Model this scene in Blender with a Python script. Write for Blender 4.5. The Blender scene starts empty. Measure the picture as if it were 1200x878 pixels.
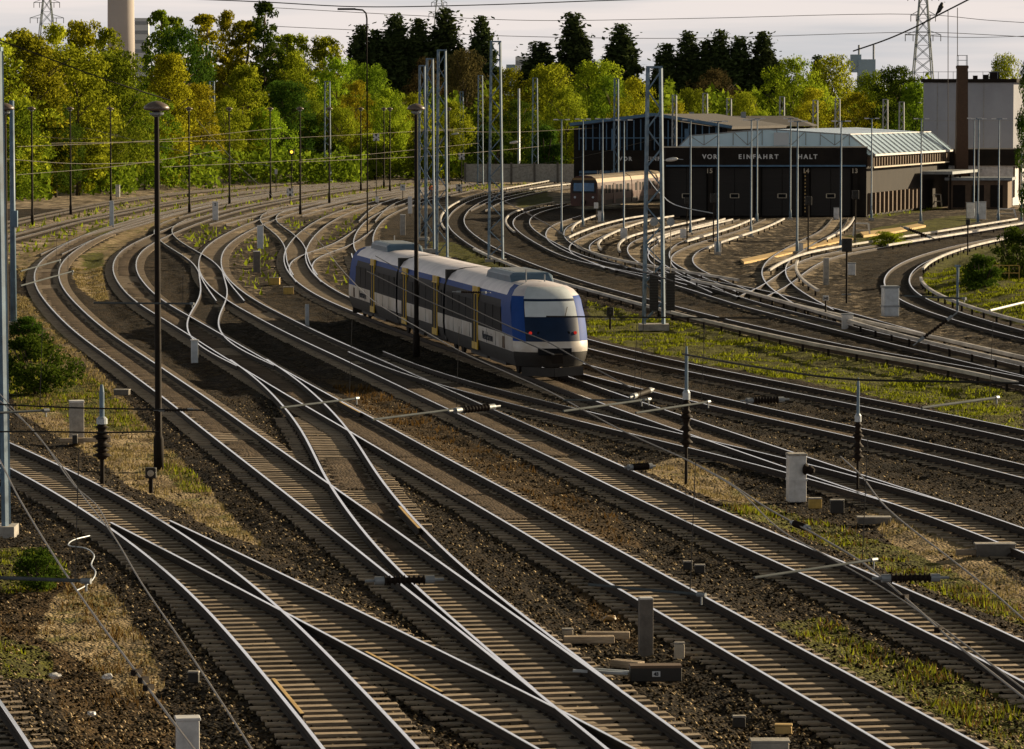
import bpy, bmesh, math, random
import numpy as np
from mathutils import Vector, Matrix
from mathutils.kdtree import KDTree

random.seed(11); RNG = np.random.default_rng(5)
R = math.radians
scene = bpy.context.scene
COL = scene.collection

# ------------------------------------------------------------------ camera, sky, sun, exposure
F, CXP, CYP, HC = 4600.0, 600.0, 439.0, 10.3
PITCH = math.atan((439 - 128) / F)
cam_d = bpy.data.cameras.new('camera'); cam = bpy.data.objects.new('camera', cam_d); COL.objects.link(cam)
cam_d.sensor_width = 36; cam_d.lens = 36 * F / 1200; cam_d.clip_start = 1; cam_d.clip_end = 20000
cam.location = (0, 0, HC); cam.rotation_euler = (R(90) - PITCH, 0, 0)
scene.camera = cam

SUN_AZ, SUN_EL = R(57), R(16)          # azimuth clockwise from the view direction (+Y), elevation
world = bpy.data.worlds.new("World"); scene.world = world; world.use_nodes = True
nt = world.node_tree; N = nt.nodes; L = nt.links
for n in list(N): N.remove(n)
sky = N.new('ShaderNodeTexSky'); sky.sky_type = 'NISHITA'; sky.sun_disc = False
sky.sun_elevation = SUN_EL; sky.sun_rotation = SUN_AZ; sky.air_density = 1.0; sky.dust_density = 2.2; sky.ozone_density = 1.0
tc = N.new('ShaderNodeTexCoord'); mp = N.new('ShaderNodeMapping'); mp.inputs['Scale'].default_value = (6, 6, 90)
nz = N.new('ShaderNodeTexNoise'); nz.inputs['Scale'].default_value = 1.3; nz.inputs['Detail'].default_value = 5; nz.inputs['Roughness'].default_value = .5
rp = N.new('ShaderNodeValToRGB'); rp.color_ramp.elements[0].position = .34; rp.color_ramp.elements[1].position = .60
rp.color_ramp.elements[0].color = (7.3, 7.4, 7.7, 1); rp.color_ramp.elements[1].color = (10.6, 9.7, 9.3, 1)      # thin bright cloud bank low over the horizon
sx_ = N.new('ShaderNodeSeparateXYZ'); mr_ = N.new('ShaderNodeMapRange'); mr_.interpolation_type = 'SMOOTHSTEP'
mr_.inputs['From Min'].default_value = .18; mr_.inputs['From Max'].default_value = .36; mr_.inputs['To Min'].default_value = .92; mr_.inputs['To Max'].default_value = 0
mx = N.new('ShaderNodeMix'); mx.data_type = 'RGBA'
bg = N.new('ShaderNodeBackground'); bg.inputs['Strength'].default_value = 0.05
out = N.new('ShaderNodeOutputWorld')
L.new(tc.outputs['Generated'], mp.inputs['Vector']); L.new(mp.outputs[0], nz.inputs['Vector']); L.new(nz.outputs['Fac'], rp.inputs[0])
L.new(tc.outputs['Generated'], sx_.inputs[0]); L.new(sx_.outputs['Z'], mr_.inputs['Value'])
tn = N.new('ShaderNodeMix'); tn.data_type = 'RGBA'; tn.blend_type = 'MULTIPLY'; tn.inputs['Factor'].default_value = 1; tn.inputs['B'].default_value = (.90, .70, .44, 1)
L.new(sky.outputs[0], tn.inputs['A']); L.new(tn.outputs['Result'], mx.inputs['A']); L.new(rp.outputs[0], mx.inputs['B']); L.new(mr_.outputs[0], mx.inputs['Factor']); L.new(mx.outputs['Result'], bg.inputs[0]); L.new(bg.outputs[0], out.inputs[0])

sl = bpy.data.lights.new('sun', 'SUN'); sun = bpy.data.objects.new('sun', sl); COL.objects.link(sun)
sl.energy = 5.0; sl.angle = R(.6); sl.color = (1.0, .80, .52)
sdir = Vector((math.sin(SUN_AZ) * math.cos(SUN_EL), math.cos(SUN_AZ) * math.cos(SUN_EL), math.sin(SUN_EL)))
sun.rotation_euler = sdir.to_track_quat('Z', 'Y').to_euler(); sun.location = (60, 60, 80)
vs = scene.view_settings; vs.view_transform = 'Standard'; vs.look = 'None'; vs.exposure = 0.78; vs.gamma = 1.0; vs.use_curve_mapping = False

# ------------------------------------------------------------------ photo point -> place in the world
cP, sP = math.cos(PITCH), math.sin(PITCH)
def ray(x, y):
    u = (x - CXP) / F; v = -(y - CYP) / F
    return (u, cP + v * sP, -sP + v * cP)
def G(x, y, z=0.0):                      # on the level z
    d = ray(x, y); t = (z - HC) / d[2]
    return Vector((d[0] * t, d[1] * t, z))
def P(x, y, D):                          # at distance D
    d = ray(x, y); t = D / d[1]
    return Vector((d[0] * t, D, HC + d[2] * t))
def proj(p):
    x, y, z = p[0], p[1], p[2] - HC
    a = y * cP - z * sP; b = y * sP + z * cP
    return (CXP + F * x / a, CYP - F * b / a)

# ------------------------------------------------------------------ helpers
def tag(o, label=None, cat=None, group=None, kind=None):
    if label: o['label'] = label
    if cat: o['category'] = cat
    if group: o['group'] = group
    if kind: o['kind'] = kind
    return o
def empty(name, loc=(0, 0, 0), rz=0, label=None, cat=None, group=None):
    o = bpy.data.objects.new(name, None); COL.objects.link(o)
    o.empty_display_size = .3; o.location = loc; o.rotation_euler = (0, 0, rz)
    return tag(o, label, cat, group)
def copy_tree(o, parent=None):
    c = o.copy(); COL.objects.link(c); c.parent = parent
    for ch in list(o.children): copy_tree(ch, c)
    return c

class MB:
    def __init__(s): s.v = []; s.f = []; s.m = []
    def add(s, vs_, fs, m=0):
        o = len(s.v); s.v += [tuple(p) for p in vs_]
        s.f += [tuple(i + o for i in f) for f in fs]; s.m += [m] * len(fs); return s
    def box(s, c, d, rz=0, m=0):
        ca, sa = math.cos(rz), math.sin(rz); vs_ = []
        for sx in (-.5, .5):
            for sy in (-.5, .5):
                for sz in (-.5, .5):
                    x, y = sx * d[0], sy * d[1]
                    vs_.append((c[0] + x * ca - y * sa, c[1] + x * sa + y * ca, c[2] + sz * d[2]))
        return s.add(vs_, [(0, 1, 3, 2), (4, 6, 7, 5), (0, 4, 5, 1), (2, 3, 7, 6), (0, 2, 6, 4), (1, 5, 7, 3)], m)
    def bar(s, a, b, w, h=None, m=0):
        a, b = Vector(a), Vector(b); h = h or w; d = (b - a).normalized()
        u = d.cross(Vector((0, 0, 1)))
        if u.length < 1e-3: u = Vector((1, 0, 0))
        u.normalize(); n = u.cross(d); vs_ = []
        for p in (a, b):
            for i, j in ((-1, -1), (1, -1), (1, 1), (-1, 1)): vs_.append(p + u * (i * w / 2) + n * (j * h / 2))
        return s.add(vs_, [(0, 1, 2, 3), (7, 6, 5, 4), (0, 4, 5, 1), (1, 5, 6, 2), (2, 6, 7, 3), (3, 7, 4, 0)], m)
    def tube(s, pts, r, n=6, m=0, r2=None):
        pts = [Vector(p) for p in pts]; k = len(pts); vs_ = []; fs = []
        for i, p in enumerate(pts):
            d = (pts[min(i + 1, k - 1)] - pts[max(i - 1, 0)]).normalized()
            u = d.cross(Vector((0, 0, 1)))
            if u.length < 1e-3: u = Vector((1, 0, 0))
            u.normalize(); w = u.cross(d)
            rr = r if r2 is None else r + (r2 - r) * i / (k - 1)
            for j in range(n):
                a = 2 * math.pi * j / n; vs_.append(p + (u * math.cos(a) + w * math.sin(a)) * rr)
        for i in range(k - 1):
            for j in range(n):
                a, b = i * n + j, i * n + (j + 1) % n; fs.append((a, b, b + n, a + n))
        fs.append(tuple(range(n - 1, -1, -1))); fs.append(tuple(range((k - 1) * n, k * n)))
        return s.add(vs_, fs, m)
    def lathe(s, prof, c=(0, 0, 0), n=12, m=0, axis=None):   # prof = [(r, z)]
        vs_ = []; fs = []; q = Vector(axis).to_track_quat('Z', 'Y') if axis else None
        for r_, z_ in prof:
            for j in range(n):
                a = 2 * math.pi * j / n; p = Vector((r_ * math.cos(a), r_ * math.sin(a), z_))
                if q: p = q @ p
                vs_.append(p + Vector(c))
        for i in range(len(prof) - 1):
            for j in range(n):
                a, b = i * n + j, i * n + (j + 1) % n; fs.append((a, b, b + n, a + n))
        fs.append(tuple(range(n - 1, -1, -1))); fs.append(tuple(range((len(prof) - 1) * n, len(prof) * n)))
        return s.add(vs_, fs, m)
    def quad(s, a, b, c, d, m=0): return s.add([a, b, c, d], [(0, 1, 2, 3)], m)
    def build(s, name, mats, parent=None, loc=None, smooth=False):
        me = bpy.data.meshes.new(name); me.from_pydata(s.v, [], s.f)
        if not isinstance(mats, (list, tuple)): mats = [mats]
        for m in mats: me.materials.append(m)
        if len(mats) > 1: me.polygons.foreach_set('material_index', s.m)
        if smooth: me.polygons.foreach_set('use_smooth', [True] * len(me.polygons))
        me.update(); o = bpy.data.objects.new(name, me); COL.objects.link(o)
        if parent: o.parent = parent
        if loc is not None: o.location = loc
        return o

def bevel(o, w=.02, seg=2):
    md = o.modifiers.new('bevel', 'BEVEL'); md.width = w; md.segments = seg; md.limit_method = 'ANGLE'; return o

def font_mesh(name, cu):
    t_ = bpy.data.objects.new(name, cu); me = bpy.data.meshes.new_from_object(t_); bpy.data.objects.remove(t_); me.name = name
    o = bpy.data.objects.new(name, me); COL.objects.link(o); return o
# ------------------------------------------------------------------ materials
def mat(name, col, rough=.7, metal=0, var=.25, scale=3.0, bump=0, bscale=None, col2=None, orand=0, spec=.5, stretch=None):
    m = bpy.data.materials.new(name); m.use_nodes = True; t = m.node_tree; n = t.nodes; l = t.links
    b = n['Principled BSDF']; b.inputs['Roughness'].default_value = rough; b.inputs['Metallic'].default_value = metal
    b.inputs['Specular IOR Level'].default_value = spec
    c2 = col2 or tuple(c * (1 - var) for c in col)
    tcn = n.new('ShaderNodeTexCoord'); vec = tcn.outputs['Object']
    if stretch:
        mpn = n.new('ShaderNodeMapping'); mpn.inputs['Scale'].default_value = stretch; l.new(vec, mpn.inputs[0]); vec = mpn.outputs[0]
    no = n.new('ShaderNodeTexNoise'); no.inputs['Scale'].default_value = scale; no.inputs['Detail'].default_value = 6; no.inputs['Roughness'].default_value = .65
    l.new(vec, no.inputs['Vector'])
    r = n.new('ShaderNodeValToRGB'); r.color_ramp.elements[0].position = .35; r.color_ramp.elements[1].position = .65
    r.color_ramp.elements[0].color = (*c2, 1); r.color_ramp.elements[1].color = (*col, 1); l.new(no.outputs['Fac'], r.inputs[0])
    res = r.outputs[0]
    if orand:
        oi = n.new('ShaderNodeObjectInfo'); hv = n.new('ShaderNodeHueSaturation'); mr = n.new('ShaderNodeMapRange')
        mr.inputs['To Min'].default_value = 1 - orand; mr.inputs['To Max'].default_value = 1 + orand
        l.new(oi.outputs['Random'], mr.inputs['Value']); l.new(mr.outputs[0], hv.inputs['Value']); l.new(res, hv.inputs['Color']); res = hv.outputs[0]
    l.new(res, b.inputs['Base Color'])
    if bump:
        bn = n.new('ShaderNodeBump'); bn.inputs['Strength'].default_value = bump; bn.inputs['Distance'].default_value = .03
        n2 = n.new('ShaderNodeTexNoise'); n2.inputs['Scale'].default_value = bscale or scale * 4; n2.inputs['Detail'].default_value = 4
        l.new(vec, n2.inputs['Vector']); l.new(n2.outputs['Fac'], bn.inputs['Height']); l.new(bn.outputs[0], b.inputs['Normal'])
    return m
M = {}
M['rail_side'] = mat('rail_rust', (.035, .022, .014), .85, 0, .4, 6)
M['rail_top'] = mat('rail_polished', (.96, .94, .91), .2, 1, .12, 2)
M['sleeper'] = mat('sleeper', (.44, .35, .25), .8, 0, .55, 2.2, bump=.5, bscale=14, col2=(.19, .145, .10), orand=.34, stretch=(.6, 5, 5))
M['cover'] = mat('conductor_cover', (.60, .57, .54), .5, 0, .55, .5)
M['concrete'] = mat('concrete', (.42, .40, .37), .85, 0, .4, 4, bump=.3)
M['dark_conc'] = mat('dark_concrete', (.16, .145, .13), .85, 0, .4, 4, bump=.3)
M['white_paint'] = mat('white_paint', (.74, .74, .75), .5, 0, .32, 2.5)
M['black'] = mat('black_paint', (.018, .016, .014), .6, 0, .3, 3)
M['dark_steel'] = mat('dark_steel', (.018, .013, .010), .8, 0, .4, 4, spec=.2)
M['blue_steel'] = mat('blue_painted_steel', (.15, .25, .36), .55, 0, .35, 1.5, col2=(.08, .125, .18))
M['grey_steel'] = mat('grey_steel', (.30, .33, .36), .5, .2, .3, 3)
M['galv'] = mat('galvanised', (.52, .57, .62), .45, .4, .25, 3)
M['insul'] = mat('insulator', (.020, .013, .010), .7, 0, .2, 4, spec=.15)
M['wire'] = mat('wire', (.16, .145, .125), .5, .6, .2, 4)
M['wire_dark'] = mat('wire_dark', (.03, .028, .026), .6, .3, .2, 4)
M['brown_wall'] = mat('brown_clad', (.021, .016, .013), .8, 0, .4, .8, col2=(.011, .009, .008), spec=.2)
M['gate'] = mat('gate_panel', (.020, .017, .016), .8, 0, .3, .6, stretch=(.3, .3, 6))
M['pale_brown'] = mat('pale_brown', (.16, .105, .068), .8, 0, .35, 1.5)
M['beige_trim'] = mat('beige_trim', (.55, .48, .38), .7, 0, .3, 2)
M['blue_trim'] = mat('blue_trim', (.07, .17, .30), .5, 0, .3, 2)
M['skyglass'] = mat('skylight_glass', (.66, .76, .80), .18, .0, .15, 1.2, spec=.9)
def glow_glass():
    m = bpy.data.materials.new('skylight_glass'); m.use_nodes = True; t = m.node_tree; n = t.nodes; l = t.links
    b = n['Principled BSDF']; b.inputs['Base Color'].default_value = (.62, .82, 1.0, 1); b.inputs['Roughness'].default_value = .2
    tr = n.new('ShaderNodeBsdfTranslucent'); tr.inputs[0].default_value = (.72, .90, 1.0, 1); q = n.new('ShaderNodeMixShader'); q.inputs[0].default_value = .32
    l.new(b.outputs[0], q.inputs[1]); l.new(tr.outputs[0], q.inputs[2]); l.new(q.outputs[0], n['Material Output'].inputs[0]); return m
M['skyglass'] = glow_glass()
M['dark_glass'] = mat('dark_glass', (.008, .009, .011), .6, 0, .2, 2, spec=.08)
M['blue_glass'] = mat('blue_glass', (.03, .20, .46), .15, 0, .45, .9, spec=.8)
M['screen_sky_glass'] = mat('screen_sky_glass', (.70, .77, .83), .25, .0, .15, 1.5, spec=.8)  # pale base colour paints the reflected sky into the glass
M['render_grey'] = mat('render_grey', (.36, .375, .43), .9, 0, .16, .25, bump=.2, bscale=3)
M['brick'] = mat('brick_brown', (.085, .046, .028), .9, 0, .35, 6, bump=.3)
M['roof_felt'] = mat('roof_felt', (.075, .068, .066), .9, 0, .35, 1.3)
M['train_roof'] = mat('train_roof', (.84, .79, .82), .42, 0, .14, .7, col2=(.62, .58, .63))
M['train_white'] = mat('train_white', (.72, .70, .68), .35, 0, .2, .9, col2=(.52, .47, .41))
M['train_blue'] = mat('train_blue', (.02, .075, .32), .6, 0, .15, 1.2, spec=.1)
M['train_navy'] = mat('train_navy', (.012, .028, .07), .45, 0, .2, 1.5, spec=.2)
M['train_skirt'] = mat('train_skirt', (.035, .033, .032), .7, 0, .4, 1.5)
M['train_black'] = mat('train_black', (.010, .011, .014), .6, 0, .2, 1.5, spec=.1)
M['pod'] = mat('roof_unit', (.11, .18, .26), .45, 0, .3, 1)
M['yellow'] = mat('door_yellow', (.72, .46, .03), .45, 0, .2, 1.5)
M['ochre'] = mat('ochre', (.30, .18, .06), .5, 0, .3, 1)
M['dark_red'] = mat('dark_red', (.075, .020, .012), .5, 0, .35, 1)
M['plank'] = mat('yellow_plank', (.62, .42, .16), .8, 0, .3, 1.5)
M['orange'] = mat('orange_cloth', (.75, .20, .04), .8, 0, .2, 5)
M['skin'] = mat('skin', (.45, .28, .2), .6, 0, .1, 5)
M['navy'] = mat('navy_cloth', (.03, .035, .05), .9, 0, .2, 5)
M['yellow_box'] = mat('yellow_box', (.55, .36, .08), .6, 0, .3, 5)
M['far_conc'] = mat('chimney_concrete', (.46, .42, .40), .9, 0, .12, .05)
M['far_blue'] = mat('far_cladding', (.30, .42, .52), .8, 0, .15, .1)
M['far_white'] = mat('far_white', (.62, .66, .70), .8, 0, .12, .1)
def lamp_mat(name, col, s):
    m = bpy.data.materials.new(name); m.use_nodes = True; b = m.node_tree.nodes['Principled BSDF']
    b.inputs['Base Color'].default_value = (*col, 1); b.inputs['Emission Color'].default_value = (*col, 1); b.inputs['Emission Strength'].default_value = s; return m
M['red_lamp'] = lamp_mat('red_lamp', (.5, .02, .01), .35)
M['yellow_lamp'] = lamp_mat('yellow_lamp', (1, .65, .05), 1.2)

def leaf_mat(name, c1, c2, trans=.45, hue=.02):
    m = bpy.data.materials.new(name); m.use_nodes = True; t = m.node_tree; n = t.nodes; l = t.links
    for q in list(n): n.remove(q)
    o = n.new('ShaderNodeOutputMaterial'); at = n.new('ShaderNodeAttribute'); at.attribute_name = 'tone'
    r = n.new('ShaderNodeValToRGB'); r.color_ramp.elements[0].color = (*c1, 1); r.color_ramp.elements[1].color = (*c2, 1)
    r.color_ramp.elements[0].position = .15; r.color_ramp.elements[1].position = .85
    l.new(at.outputs['Fac'], r.inputs[0])
    oi = n.new('ShaderNodeObjectInfo'); hv = n.new('ShaderNodeHueSaturation')
    m1 = n.new('ShaderNodeMapRange'); m1.inputs['To Min'].default_value = .5 - hue; m1.inputs['To Max'].default_value = .5 + hue
    m2 = n.new('ShaderNodeMapRange'); m2.inputs['To Min'].default_value = .8; m2.inputs['To Max'].default_value = 1.2
    l.new(oi.outputs['Random'], m1.inputs['Value']); l.new(oi.outputs['Random'], m2.inputs['Value'])
    l.new(m1.outputs[0], hv.inputs['Hue']); l.new(m2.outputs[0], hv.inputs['Value']); l.new(r.outputs[0], hv.inputs['Color'])
    d = n.new('ShaderNodeBsdfDiffuse'); tr = n.new('ShaderNodeBsdfTranslucent'); mxs = n.new('ShaderNodeMixShader'); mxs.inputs[0].default_value = trans
    l.new(hv.outputs[0], d.inputs[0]); l.new(hv.outputs[0], tr.inputs[0]); l.new(d.outputs[0], mxs.inputs[1]); l.new(tr.outputs[0], mxs.inputs[2]); l.new(mxs.outputs[0], o.inputs[0])
    return m
M['leaf_green'] = leaf_mat('leaf_green', (.055, .09, .007), (.23, .31, .022))
M['leaf_bright'] = leaf_mat('leaf_bright', (.11, .17, .008), (.34, .42, .028), .58)
M['leaf_gold'] = leaf_mat('leaf_gold', (.15, .15, .008), (.42, .41, .022), .58)
M['leaf_olive'] = leaf_mat('leaf_olive', (.10, .125, .008), (.35, .38, .024), .58)
M['leaf_dark'] = leaf_mat('leaf_dark', (.026, .052, .008), (.085, .14, .016), .4)
M['needle'] = leaf_mat('needle', (.026, .042, .016), (.085, .115, .038), .2, .01)
M['leaf_rust'] = leaf_mat('leaf_rust', (.05, .045, .02), (.12, .095, .035), .35)
M['bark'] = mat('bark', (.10, .075, .05), .95, 0, .45, 3, bump=.4)
M['grass_green'] = leaf_mat('grass_green', (.06, .07, .006), (.25, .27, .018), .5)
M['grass_dry'] = leaf_mat('grass_dry', (.13, .105, .04), (.42, .34, .15), .3, .012)
M['weed_rust'] = leaf_mat('weed_rust', (.06, .035, .012), (.17, .10, .03), .4, .005)
# ------------------------------------------------------------------ tracks: rails traced on the photo, laid on the level of the rail heads
def smooth_line(p, sig, pin=True):
    p = np.asarray(p, float); k = int(3 * sig) + 1
    if len(p) < 4 or sig <= 0: return p
    w = np.exp(-.5 * (np.arange(-k, k + 1) / sig) ** 2); w /= w.sum()
    kk = min(k, len(p) - 1)
    a = 2 * p[0] - p[kk:0:-1]; b = 2 * p[-1] - p[-2:-kk - 2:-1]
    while len(a) < k: a = np.vstack([a[:1] + (a[0] - a[1] if len(a) > 1 else 0), a])
    while len(b) < k: b = np.vstack([b, b[-1:] + (b[-1] - b[-2] if len(b) > 1 else 0)])
    q = np.vstack([a, p, b]); return np.stack([np.convolve(q[:, i], w, 'valid') for i in range(p.shape[1])], 1)
def resample(p, step):
    p = np.asarray(p, float); d = np.r_[0, np.cumsum(np.linalg.norm(np.diff(p, axis=0), axis=1))]
    n = max(2, int(d[-1] / step) + 1); t = np.linspace(0, d[-1], n)
    return np.stack([np.interp(t, d, p[:, i]) for i in range(p.shape[1])], 1)
def catmull(p, n=8):
    p = np.asarray(p, float); q = np.vstack([2 * p[0] - p[1], p, 2 * p[-1] - p[-2]]); o = []
    for i in range(1, len(q) - 2):
        p0, p1, p2, p3 = q[i - 1:i + 3]; l1, l2, l3 = [max(np.linalg.norm(b - a), 1e-6) ** .5 for a, b in ((p0, p1), (p1, p2), (p2, p3))]
        t0, t1, t2, t3 = 0, l1, l1 + l2, l1 + l2 + l3
        for t in np.linspace(t1, t2, n, endpoint=False):
            A1 = (t1 - t) / (t1 - t0) * p0 + (t - t0) / (t1 - t0) * p1; A2 = (t2 - t) / (t2 - t1) * p1 + (t - t1) / (t2 - t1) * p2; A3 = (t3 - t) / (t3 - t2) * p2 + (t - t2) / (t3 - t2) * p3
            B1 = (t2 - t) / (t2 - t0) * A1 + (t - t0) / (t2 - t0) * A2; B2 = (t3 - t) / (t3 - t1) * A2 + (t - t1) / (t3 - t1) * A3
            o.append((t2 - t) / (t2 - t1) * B1 + (t - t1) / (t2 - t1) * B2)
    o.append(p[-1]); return np.array(o)
def unp(pix, z=0):
    return np.array([tuple(G(x, y, z))[:2] for x, y in pix])
def normals(p):
    d = np.gradient(p, axis=0); d /= np.linalg.norm(d, axis=1)[:, None] + 1e-9
    return np.stack([d[:, 1], -d[:, 0]], 1)         # to the right of travel
def offset(p, o): return p + normals(p) * o
def trace(pix, sig=2.0):
    q = smooth_line(resample(catmull(pix), 3.0), sig); w = resample(unp(q), 1.0); return smooth_line(w, 4)
GA = .7525
def centre_line(Lp=None, Rp=None, Cp=None, near=0, far=0, sig=4):
    if Cp: c = trace(Cp)
    else:
        a = offset(trace(Lp), GA) if Lp else None; b = offset(trace(Rp), -GA) if Rp else None
        if a is None: c = b
        elif b is None: c = a
        else:
            kd = KDTree(len(b))
            for i, q in enumerate(b): kd.insert((q[0], q[1], 0), i)
            kd.balance(); c = []; e = []
            for i, q in enumerate(a):
                co, j, d = kd.find((q[0], q[1], 0)); inside = 0 < j < len(b) - 1
                e.append((b[j] - q) / 2 if inside and d < 3 else np.array([np.nan, np.nan]))
            e = np.array(e); ok = ~np.isnan(e[:, 0]); idx = np.arange(len(a))
            if ok.any(): a = a + np.stack([np.interp(idx, idx[ok], e[ok, i]) for i in (0, 1)], 1)
            c = a
    c = smooth_line(resample(c, 1.0), sig)
    if near: d = c[0] - c[3]; d /= np.linalg.norm(d); c = np.vstack([[c[0] + d * k for k in range(near, 0, -1)], c])
    if far: d = c[-1] - c[-4]; d /= np.linalg.norm(d); c = np.vstack([c, [c[-1] + d * k for k in range(1, far + 1)]])
    return resample(smooth_line(c, 2), 1.0)
def sweep(p2, prof, z, name, mats, parent, mid, closed=True):
    """prof: [(offset to the right, height)] closed ring, mid: material per ring segment"""
    n = normals(p2); k = len(prof); V = np.zeros((len(p2), k, 3))
    zz = z if np.ndim(z) else np.full(len(p2), z)
    for j, (o, h) in enumerate(prof): V[:, j, :2] = p2 + n * o; V[:, j, 2] = zz + h
    fs = []; ms = []
    for i in range(len(p2) - 1):
        for j in range(k):
            a, b = i * k + j, i * k + (j + 1) % k; fs.append((a, b, b + k, a + k)); ms.append(mid[j])
    fs.append(tuple(range(k - 1, -1, -1))); ms.append(mid[0]); fs.append(tuple(range((len(p2) - 1) * k, len(p2) * k))); ms.append(mid[0])
    me = bpy.data.meshes.new(name); me.from_pydata(V.reshape(-1, 3).tolist(), [], fs)
    for m in mats: me.materials.append(m)
    me.polygons.foreach_set('material_index', ms); me.update()
    bm = bmesh.new(); bm.from_mesh(me); bmesh.ops.recalc_face_normals(bm, faces=bm.faces); bm.to_mesh(me); bm.free()
    o = bpy.data.objects.new(name, me); COL.objects.link(o); o.parent = parent; return o
RAILP = [(-.07, -.17), (-.07, -.15), (-.012, -.13), (-.012, -.045), (-.036, -.034), (-.036, -.004), (-.028, 0), (.028, 0), (.036, -.004), (.036, -.034), (.012, -.045), (.012, -.13), (.07, -.15), (.07, -.17)]
RAILM = [0, 0, 0, 0, 0, 1, 1, 1, 0, 0, 0, 0, 0, 0]
COVERP = [(-.085, .10), (-.085, .22), (-.065, .24), (.065, .24), (.085, .22), (.085, .10)]

TR = []     # centre lines, in order of laying
def track(label, Lp=None, Rp=None, Cp=None, near=0, far=0, sleepers=True, third=(), check=(), slmax=100, sig=4):
    c = centre_line(Lp, Rp, Cp, near, far, sig); i = len(TR); dz = -.0016 * i
    base = Vector((c[0][0], c[0][1], 0)); root = empty('railway_track', base, 0, label, 'railway track', 'tracks of the railway yard')
    loc = c - c[0]; fine = resample(catmull(loc[::3] if len(loc) > 9 else loc, 6), .6 if c[0][1] < 200 else 1.0)
    for sgn in (-1, 1):
        sweep(offset(fine, sgn * GA), RAILP, dz, 'rail', [M['rail_side'], M['rail_top']], root, RAILM)
    for side, a, b in third:                    # covered conductor rail on brackets, between the a and b fractions of the line
        k0, k1 = int(a * (len(fine) - 1)), int(b * (len(fine) - 1)); q = offset(fine, side * 1.42)[k0:k1 + 1]
        o = sweep(q, COVERP, 0, 'conductor_rail', [M['cover']], root, [0] * 6)
        br = None
        for p in q[2::6]:
            if br is None: br = MB().box((0, 0, -.06), (.10, .10, .34)).build('bracket', M['dark_steel'], o); c_ = br
            else: c_ = br.copy(); COL.objects.link(c_)
            c_.location = (p[0], p[1], 0)
    for side, a, b in check:                    # check rail beside the running rail, metres from the near end
        q = offset(fine, side * (GA - .10)); d = np.r_[0, np.cumsum(np.linalg.norm(np.diff(q, axis=0), axis=1))]
        sweep(q[(d >= a) & (d <= b)], RAILP, dz + .012, 'check_rail', [M['rail_side'], M['plank']], root, RAILM)
    if sleepers:
        s = resample(catmull(loc[::3] if len(loc) > 9 else loc, 6), .05); d = np.r_[0, np.cumsum(np.linalg.norm(np.diff(s, axis=0), axis=1))]
        ps = []; nr = normals(s); rr = random.Random(i)
        for t in np.arange(.2, d[-1], .63):
            k = int(np.searchsorted(d, t)); k = min(k, len(s) - 1); w = s[k] + c[0]
            if w[1] > 330 or min([np.min(np.hypot(*(o - w).T)) for o in TR] or [9]) < .95: continue
            ps.append((s[k], math.atan2(nr[k][1], nr[k][0]) + rr.uniform(-.012, .012), w))
        def vis(w): x, y = proj((w[0], w[1], 0)); return -40 < x < 1240 and y < 900
        first = [q for q in ps if vis(q[2])][:slmax]; ids = {id(q) for q in first}
        proto = None; zt = -.176 - .004 * i
        for q in first:
            if proto is None:
                me = MB().box((0, 0, -.07), (2.55, .25, .14))
                for s_ in (-1, 1):                       # base plates and clips under both rails
                    me.box((s_ * GA, 0, .006), (.33, .17, .014), 0, 1)
                    for t_ in (-1, 1): me.box((s_ * GA + t_ * .115, 0, .025), (.05, .07, .035), 0, 1)
                proto = me.build('sleeper', [M['sleeper'], M['rail_side']], root); bevel(proto, .01, 1); o = proto
            else: o = proto.copy(); COL.objects.link(o); o.parent = root
            o.location = (q[0][0], q[0][1], zt + rr.uniform(-.006, .006)); o.rotation_euler = (0, rr.uniform(-.006, .006), q[1]); o.scale = (rr.uniform(.97, 1.03), rr.uniform(.92, 1.08), 1)
        rest = [q for q in ps if id(q) not in ids]
        if rest:
            mb = MB()
            for q in rest: mb.box((q[0][0], q[0][1], zt - .07), (2.55, .26, .14), q[1])
            tag(mb.build('sleepers', M['sleeper'], root), kind='stuff')
    TR.append(c); return root, c

T2r, T2c = track('double-curved track sweeping past the tall brown lamp into the far left hairpin bend',
 Lp=[(855,985),(715,878),(688,855),(657.6,831),(632.6,811),(600,787),(575.7,766),(538,738),(500,708),(471.7,687),(458,677),(436.6,658),(400,626),(350,588),(300,551.5),(238,503),(213,484),(180,459),(154,438),(110,406),(80,381),(55,356),(44,341),(39,326),(41,313),(50,302),(70,288),(100,272),(150,255.6),(200,243),(250,233),(300,224.5),(360,217)],
 Rp=[(930,965),(825.6,878),(785.5,852),(750,831),(708,796),(680,776),(645,751),(600,717.5),(550.6,684),(513.5,658),(450,613),(413,588),(387.7,568),(370,556),(337.6,532),(300,507.5),(245.6,465.6),(199.5,438),(185.5,427),(129,391),(110,376),(85,351),(72.7,336),(68,323),(70,313),(80,301),(100,287),(125,275.6),(175,260),(220,249),(270,239),(320,229.5),(380,221)], far=12)
T1r, T1c = track('left foreground track entering at the left edge and curving down to the bottom edge',
 Lp=[(452,980),(383,878),(327.6,811),(300,780),(275.7,745.7),(250.6,715.6),(225.5,690.6),(183.5,658),(148,628),(110,603),(57.6,572),(14,549),(-60,515)],
 Rp=[(590,985),(493,878),(455,838),(425,808),(400,786),(362.7,744.5),(330,715.6),(300,686.3),(262.5,658),(220,630),(163,593.5),(123,570.5),(110,564),(57.6,538),(17.5,519),(-50,489)], near=2, far=6, check=((-1, 13, 18),))
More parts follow.
